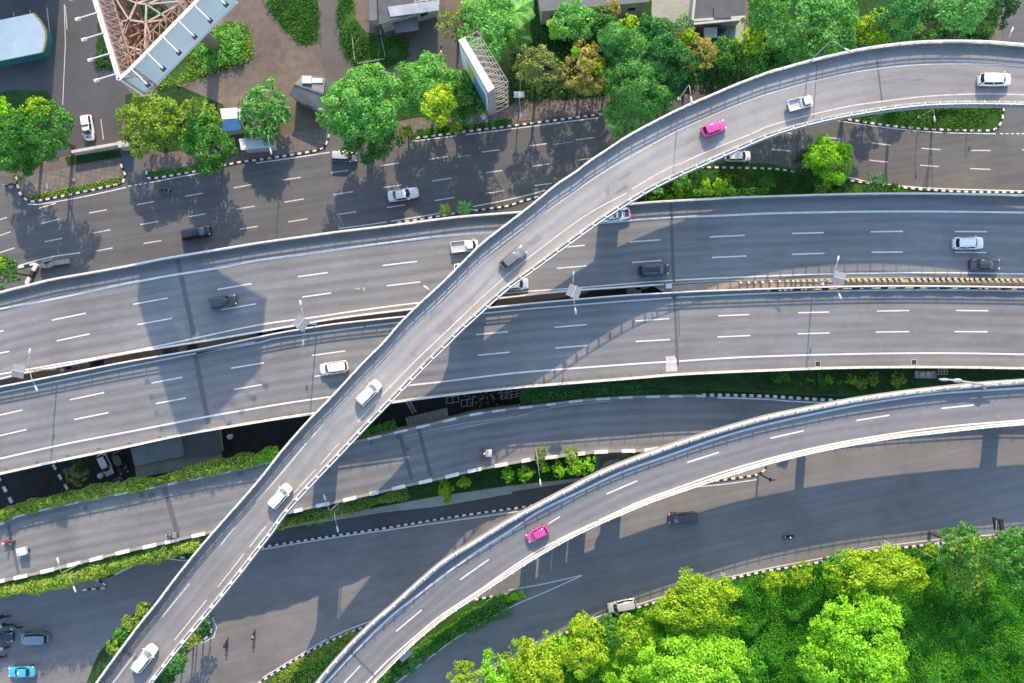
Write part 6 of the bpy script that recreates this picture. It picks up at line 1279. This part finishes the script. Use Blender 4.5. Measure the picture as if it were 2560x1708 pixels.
for q in range(7): b.beam(L3(nd[q].lerp(tc, .15), TZ0+.4), L3(nd[(q+3) % 7].lerp(tc, .15), TZ1-1), .13); b.beam(L3(nd[q], TZ0+.4), L3(nd[(q+2) % 7], TZ0+.4), .15)
b.build('lattice', 'steel_rust', tw)
cb = at((540, 118)); cl = L3(cb, 0)
b = MB(); b.tube([(cl.x, cl.y, -.1), (cl.x, cl.y, TZ1-3)], [.95, .8], 20); b.build('column', 'steel_grey', tw, True)
b = MB()
for h_ in hub[::2]: b.beam(L3(h_, TZ0+.3), (cl.x, cl.y, TZ0-2.5), .22); b.beam(L3(h_, TZ0+.3), (cl.x, cl.y, TZ0+.3), .25)
b.build('bracket', 'steel_rust', tw)
# portrait billboard
BZ0, BZ1 = 7.5, 20.0
bl_ = [at(p, BZ1) for p in T(1, 0, (1858, 372), (1915, 345), (2192, 808), (2130, 850))]; c_ = sum(bl_, Vector())/4; bb = empty('billboard', (c_.x, c_.y, 0), 'tall white topped portrait billboard between the trees at upper centre', 'billboard')
q = [Vector((p.x-c_.x, p.y-c_.y, 0)) for p in bl_]; b = MB(); b.prism([(p.x, p.y) for p in q][::-1], BZ0, BZ1); b.build('board', 'steel_grey', bb)
b = MB(); b.prism([(p.x*1.01, p.y*1.01) for p in q][::-1], BZ1, BZ1+.12); b.build('top_cover', 'lamp_head', bb)
n_ = (q[0]-q[1]).normalized(); ax = (q[3]-q[0]); 
def face(s0, s1, za, zb_, m_, name, off=.06):
    b = MB(); a, c = q[0]+ax*s0+n_*off, q[0]+ax*s1+n_*off; b.add([Vector((a.x, a.y, za)), Vector((c.x, c.y, za)), Vector((c.x, c.y, zb_)), Vector((a.x, a.y, zb_))], [(0, 1, 2, 3)]); return b.build(name, m_, bb)
face(.02, .98, BZ0+.2, BZ1-.2, 'panel_front', 'poster'); face(.25, .62, 10.5, 17.5, 'art_green', 'poster_art', .075); face(.45, .9, 9, 16, 'art_blue', 'poster_art', .085)
b = MB(); a, c = q[0]+n_*.9, q[3]+n_*.9; b.beam(Vector((a.x, a.y, BZ0-.2)), Vector((c.x, c.y, BZ0-.2)), .7, .15); b.build('catwalk', 'panel_front', bb)
b = MB(); w_ = -n_*2.0
for i in range(9):
    p = q[1].lerp(q[2], i/8)
    for z in np.linspace(BZ0, BZ1, 6): b.beam(Vector((p.x, p.y, z)), Vector((p.x+w_.x, p.y+w_.y, z)), .07)
    b.beam(Vector((p.x+w_.x, p.y+w_.y, BZ0)), Vector((p.x+w_.x, p.y+w_.y, BZ1)), .08)
    if i < 8:
        r_2 = q[1].lerp(q[2], (i+1)/8)
        for z in np.linspace(BZ0, BZ1, 6): b.beam(Vector((p.x+w_.x, p.y+w_.y, z)), Vector((r_2.x+w_.x, r_2.y+w_.y, z)), .07); b.beam(Vector((p.x, p.y, z)), Vector((r_2.x+w_.x, r_2.y+w_.y, z)), .06)
b.build('back_frame', 'steel_grey', bb)
b = MB()
for t in (.25, .75):
    p = q[0].lerp(q[3], t)+w_*.5; b.tube([(p.x, p.y, -.1), (p.x, p.y, BZ0+1)], .35, 10)
b.build('leg', 'steel_grey', bb)
# low wall by the yard gate
b = MB(); b.beam(at(T1(0, 0, 680, 1405), .9), at(T1(0, 0, 1130, 1325), .9), .45, 1.8); b.box(at(T1(0, 0, 1160, 1335), 1.2), (1.6, 1.0, 2.4), .15); recenter(tag(b.build('gate_wall', 'concrete'), 'pale low wall with block end beside the yard gate', 'wall'))
fn = MB(); pf = [at(p, .7) for p in T(1, 0, (880, 330), (905, 560), (925, 580), (1190, 535), (1145, 330), (1135, 230))]
for a, c in zip(pf, pf[1:]):
    fn.beam(a, c, .06, .06); fn.beam(a-Vector((0, 0, .35)), c-Vector((0, 0, .35)), .06, .06); k_ = max(1, int((c-a).length/1.5))
    for i in range(k_+1): p = a.lerp(c, i/k_); fn.box((p.x, p.y, .45), (.12, .12, .95))
recenter(tag(fn.build('fence', 'steel_grey'), 'thin rail fence round the small house garden', 'fence'))
# roofs in the pit
house('car_shelter', 'grey green sheet roof with pale seams in the pit below the motorway', 'shelter', T(0, 2, (1200, 985), (1665, 870), (1698, 1050), (1240, 1145)), 2.6, 'roof_teal', None, win=False, over=.5)
house('car_shelter', 'darker patched sheet roof next to the seamed one in the pit', 'shelter', T(0, 2, (1670, 880), (2005, 800), (2035, 1030), (1700, 1050)), 2.4, 'roof_slate', None, win=False, over=.5)
b = MB(); b.sheet([at(p, .03) for p in T(0, 2, (1240, 1150), (1700, 1055), (2035, 1020), (2050, 1090), (1250, 1260))]); struct(b.build('pavement', 'path_concrete'))
for lab, q_, zz in (('white round lid beside the silver car in the pit', (0, 2, 915, 1235), 0), ('pale round lid at the right end of the pit', (0, 2, 2105, 878), 0)):
    b = MB(); v = at(T1(*q_), .8); b.tube([(v.x, v.y, 0), (v.x, v.y, .8)], .42, 14); b.ball((v.x, v.y, .8), (.42, .42, .12), 14, 4); recenter(tag(b.build('water_drum', 'awning', smooth=False), lab, 'drum'))
# stacked concrete beams, copied one by one
v0, v1 = T1(1, 2, 1390, 735), T1(1, 2, 1750, 650); bm0 = None
for i in range(16):
    px = (lerp(v0[0], v1[0], i/15), lerp(v0[1], v1[1], i/15)); v = at(px, 1.6); v.z = 1.2
    if bm0 is None:
        b = MB(); b.box((0, 0, .14), (.22, 1.35, .28)); b.box((0, 0, .30), (.34, 1.35, .05)); bm0 = tag(b.build('concrete_beam', 'beam_concrete'), 'grey beam in the row of stacked beams under the motorway edge', 'beam', 'stacked beams under the motorway edge'); o = bm0
    else: o = bm0.copy(); COL.objects.link(o)
    o.location = v; o.rotation_euler = (0, 0, .22+random.uniform(-.05, .05))
bb2 = MB(); p = [at(q, 1.0) for q in T(1, 2, (1350, 720), (1360, 770), (1900, 640), (1880, 590))]
bb2.prism([(x.x, x.y) for x in p], -.05, 1.18); recenter(tag(bb2.build('timber_base', 'pit'), 'dark base platform under the stacked beams', 'platform'))
for lab, a, c in (('pale ladder leaning below the motorway edge', (1395, 550), (1460, 660)), ):
    A, B = at(T1(1, 2, *a), 3.4), at(T1(1, 2, *c), .3); b = MB(); s_ = Vector((.28, .10, 0))
    b.beam(A-s_, B-s_, .09); b.beam(A+s_, B+s_, .09)
    for i in range(1, 8): b.beam(A.lerp(B, i/8)-s_, A.lerp(B, i/8)+s_, .06)
    recenter(tag(b.build('ladder', 'steel_white'), lab, 'ladder'))
for n_i, (lab, x0_, y0_, x1_, y1_) in enumerate((('white pipe frame nearest the ladder under the motorway', 1750, 515, 1860, 570), ('white pipe frame in the middle of the scrap heap', 1885, 540, 1990, 600), ('white grid frame at the right end of the scrap heap', 2250, 450, 2490, 530))):
    b = MB(); kx, ky = (2, 1) if n_i < 2 else (5, 3)
    for i in range(kx+1): b.beam(at(T1(1, 2, lerp(x0_, x1_, i/kx), y0_-(8*i)), .9), at(T1(1, 2, lerp(x0_, x1_, i/kx), y1_-(8*i)), .9), .07)
    for j_ in range(ky+1): b.beam(at(T1(1, 2, x0_, lerp(y0_, y1_, j_/ky)), .9), at(T1(1, 2, x1_, lerp(y0_, y1_, j_/ky)-8*kx), .9), .07)
    for i in range(kx+1):
        for yy in (y0_, y1_): v = at(T1(1, 2, lerp(x0_, x1_, i/kx), yy-8*i), .9); b.beam((v.x, v.y, 0), v, .06)
    recenter(tag(b.build('scrap_frame', 'steel_white'), lab, 'frame'))
b = MB()
for i in range(130):
    x, y = random.uniform(1900, 2480), random.uniform(455, 600)
    if y > 640-(x-1900)*.16: continue
    v = at(T1(1, 2, x, y), .2); a = random.uniform(0, 3.14); s_ = random.uniform(.1, .55); b.box((v.x, v.y, random.uniform(.05, .5)), (s_, random.uniform(.05, .25), .06), a, random.choice((0, 0, 1, 2)))
tag(b.build('scrap_heap', ('pit', 'steel_rust', 'steel_grey')), 'scrap metal heap under the motorway edge', 'scrap', kind='stuff')
# boxes, pumps, signs, islands
def boxes(name, label, cat, items, material, group=None):
    b = MB()
    for c, s3, rz in items: b.box(c, s3, rz)
    return recenter(tag(b.build(name, material), label, cat, group))
v = at(T1(2, 1, 1440, 1058), 9.3); boxes('cabinet', 'white cabinet at the right end of the black motorway gap', 'cabinet', [((v.x, v.y, 8.9), (.9, .75, .9), .08), ((v.x-.25, v.y-.75, 8.55), (.08, .8, .08), 0), ((v.x+.2, v.y-.75, 8.55), (.08, .8, .08), 0), ((v.x, v.y-1.1, 8.55), (.55, .08, .08), 0)], 'lamp_head')
v = at(T1(3, 1, 488, 1040), 7.6); boxes('cabinet', 'small white box on the median left of the solar lamp', 'cabinet', [((v.x, v.y, 7.6), (.65, .45, .6), .05), ((v.x-.1, v.y+.3, 7.5), (.2, .2, .4), .05)], 'lamp_head')
zz = 3.0; pumps = empty('pump_station', at(T1(3, 2, 1430, 300), zz), 'fenced platform with two white pump boxes in the grass strip', 'pump station'); pl = pumps.location
b = MB(); b.box((0, 0, .1), (2.9, 1.1, .2)); b.build('slab', 'path_concrete', pumps)
for dx in (-.5, .35): b = MB(); b.box((dx, 0, .5), (.62, .6, .6)); b.build('pump_box', 'lamp_head', pumps)
b = MB(); b.ball((1.1, .25, .5), (.22, .22, .3)); b.build('tank', 'lamp_head', pumps)
b = MB()
for x in (-1.4, -.5, .4, 1.4): b.beam((x, -.55, .2), (x, -.55, 1.0), .05)
for z in (.6, 1.0): b.beam((-1.4, -.55, z), (1.4, -.55, z), .05); b.beam((1.4, -.55, z), (1.4, .55, z), .05); b.beam((-1.4, -.55, z), (-1.4, .55, z), .05)
b.build('rail', 'steel_white', pumps)
v = at(T1(3, 2, 1605, 278), 3.4); b = MB()
for i in range(4): b.beam((v.x-.7+i*.47, v.y-.4, 3.4), (v.x-.7+i*.47, v.y+.4, 3.4), .07); b.beam((v.x-.7+i*.47, v.y-.4, 2.6), (v.x-.7+i*.47, v.y-.4, 3.4), .06)
for j_ in range(3): b.beam((v.x-.7, v.y-.4+j_*.4, 3.4), (v.x+.71, v.y-.4+j_*.4, 3.4), .07)
recenter(tag(b.build('pipe_rack', 'steel_white'), 'white open rack right of the pump boxes', 'rack'))
gp = empty('sign_gantry', at(T1(3, 2, 1960, 405), 10.3), 'white gantry arm lying along the ramp rail with a pale rolled bundle', 'gantry'); gl = Vector(gp.location)
b = MB(); P_ = [at(T1(3, 2, *q), 12)-gl for q in ((1570, 345), (1700, 355), (1880, 380), (1990, 395), (2110, 400))]; b.tube(P_, [.12, .14, .16, .2, .12], 7); b.build('arm', 'lamp_grey', gp)
b = MB(); v = at(T1(3, 2, 1740, 358), 12.1)-gl; b.ball(v, (.75, .32, .3), 10, 6); v = at(T1(3, 2, 1620, 350), 12.1)-gl; b.ball(v, (.7, .22, .22), 10, 6); b.build('bundle', 'lamp_grey', gp)
b = MB(); v = at(T1(3, 2, 2000, 400), 12)-gl; b.ball(v, (.55, .35, .4)); b.tube([(v.x, v.y, 0), v], .14, 8); v2 = at(T1(3, 2, 1985, 435), 11)-gl; b.box(v2, (.4, .4, .4)); b.build('post', 'lamp_grey', gp)
for i, (x, y, lab) in enumerate(((457, 207, 'left black square drain grate on the motorway shoulder'), (1340, 192, 'right black square drain grate on the motorway shoulder'))):
    v = at(T1(3, 2, x, y), zM(T1(3, 2, x, y))); r0 = empty('drain_grate', (v.x, v.y, v.z), lab, 'drain grate', 'square drain grates on the motorway shoulder')
    b = MB()
    for sx, sy, w1, w2 in ((-.4, 0, .07, .87), (.4, 0, .07, .87), (0, .4, .73, .07), (0, -.4, .73, .07)): b.box((sx, sy, .025), (w1, w2, .05))
    b.build('rim', 'concrete', r0); b = MB(); b.box((0, 0, .012), (.72, .72, .024))
    b.build('grate', 'kerb_black', r0)
v = at(T1(0, 3, 785, 612), -2.9); v.z = z5(T1(0, 3, 785, 612)); boxes('barrier', 'dark red plank barrier on the striped traffic island', 'barrier', [((v.x, v.y, v.z+.8), (1.25, .42, .14), -.55), ((v.x-.35, v.y+.2, v.z+.4), (.1, .1, .8), 0), ((v.x+.35, v.y-.2, v.z+.4), (.1, .1, .8), 0)], 'red_plastic')
bk = MB(); pk = [at(T1(0, 1, *q), .35) for q in ((370, 865), (440, 880), (500, 850), (640, 830))]
for a, c in zip(pk, pk[1:]): bk.beam(Vector((a.x, a.y, .35)), Vector((c.x, c.y, .35)), .7, .7)
bk.beam(Vector((pk[0].x+.4, pk[0].y+.5, .3)), Vector((pk[2].x-.3, pk[2].y+.6, .3)), .4, .6); recenter(tag(bk.build('stone_wall', 'girder'), 'broken low stone wall in shade beside the motorway at left', 'wall'))
kerb('kerb', T(0, 1, (255, 1040), (300, 950), (350, 860)), seg=1.0, w=.6, h=.5, smooth=False); kerb('kerb', T(0, 1, (170, 890), (250, 872), (330, 852)), seg=.8, smooth=False)
sgn = empty('road_sign', at(T1(3, 3, 2100, 190), 0), 'dark sign panels seen from above at the right end of the park kerb', 'sign'); sl = Vector(sgn.location)
for dx, dy in ((-.35, .35), (.55, .1)):
    v = at(T1(3, 3, 2110, 125), 6)-sl; b = MB(); b.box((v.x+dx, v.y+dy, v.z), (.5, 1.9, .5), .12); b.build('panel', 'trim', sgn)
b = MB(); v = at(T1(3, 3, 2095, 130), 6.3)-sl; b.beam(v+Vector((0, -.9, 0)), v+Vector((0, .9, 0)), .08); b.beam(v+Vector((0, 0, 0)), (0, 0, 0), .14); b.build('pole', 'lamp_grey', sgn)
for lab, i, j, x, y in (('twin white sign blades at the park kerb left of the wide yellow tree', 2, 3, 1945, 590), ('twin white sign blades at the park kerb left of the pale lamp', 3, 3, 1085, 295)):
    v = at(T1(i, j, x, y), 2.5); r0 = empty('road_sign', (v.x, v.y, 0), lab, 'sign', 'twin blade signs on the park kerb')
    for dx in (-.2, .25): b = MB(); b.box((dx, .1-dx*.4, 2.4), (.12, .85, .5), .3); b.build('blade', 'lamp_head', r0)
    b = MB(); b.tube([(0, -.2, 0), (0, 0, 2.6)], .05, 6); b.build('pole', 'lamp_grey', r0)
tp = empty('traffic_pole', at(T1(2, 2, 2260, 1210), 0), 'dark pole standing on the island tip below the ramp', 'pole')
b = MB(); b.tube([(0, 0, 0), (0, 0, 7)], [.16, .1], 8); b.build('pole', 'trim', tp); b = MB(); b.box((.2, 0, 6.8), (.9, .12, .3)); b.box((0, 0, 6.5), (.3, .5, .25)); b.build('signal_head', 'trim', tp)
v = at(T1(2, 2, 950, 1165), 1); b = MB(); b.ball((v.x, v.y, -.1), (2.2, 1.4, .7), 16, 6); recenter(tag(b.build('mound', 'concrete', smooth=True), 'pale concrete hump beside the ramp rail', 'hump'))
b = MB(); b.sheet([at(p, .03) for p in T(2, 2, (820, 1060), (1060, 1050), (1100, 1140), (860, 1220), (770, 1230))]); struct(b.build('dirt_patch', 'earth'))
# unseen block beyond the top edge, added to cast shade on the parking yard
def tower_block(label, x0_, x1_, y0_, depth, h, storeys):
    a, c = at((x0_, y0_)), at((x1_, y0_)); w_ = c.x-a.x; r0 = empty('unseen_block', ((a.x+c.x)/2, a.y+depth/2, 0), label, 'building')
    b = MB(); b.box((0, 0, h/2), (w_, depth, h)); b.build('wall', 'wall_plaster', r0); b = MB(); b.box((0, 0, h+.4), (w_+.4, depth+.4, .8)); b.build('roof', 'roof_grey', r0)
    for s_ in range(storeys):
        z = (s_+.55)*h/storeys; b = MB(); b.box((0, -depth/2-.03, z), (w_*.9, .1, h/storeys*.5)); b.build('window', 'window_glass', r0)
tower_block('plain unseen block beyond the top left edge, added to shade the parking yard', -260, 172, -290, 14, 25, 7)
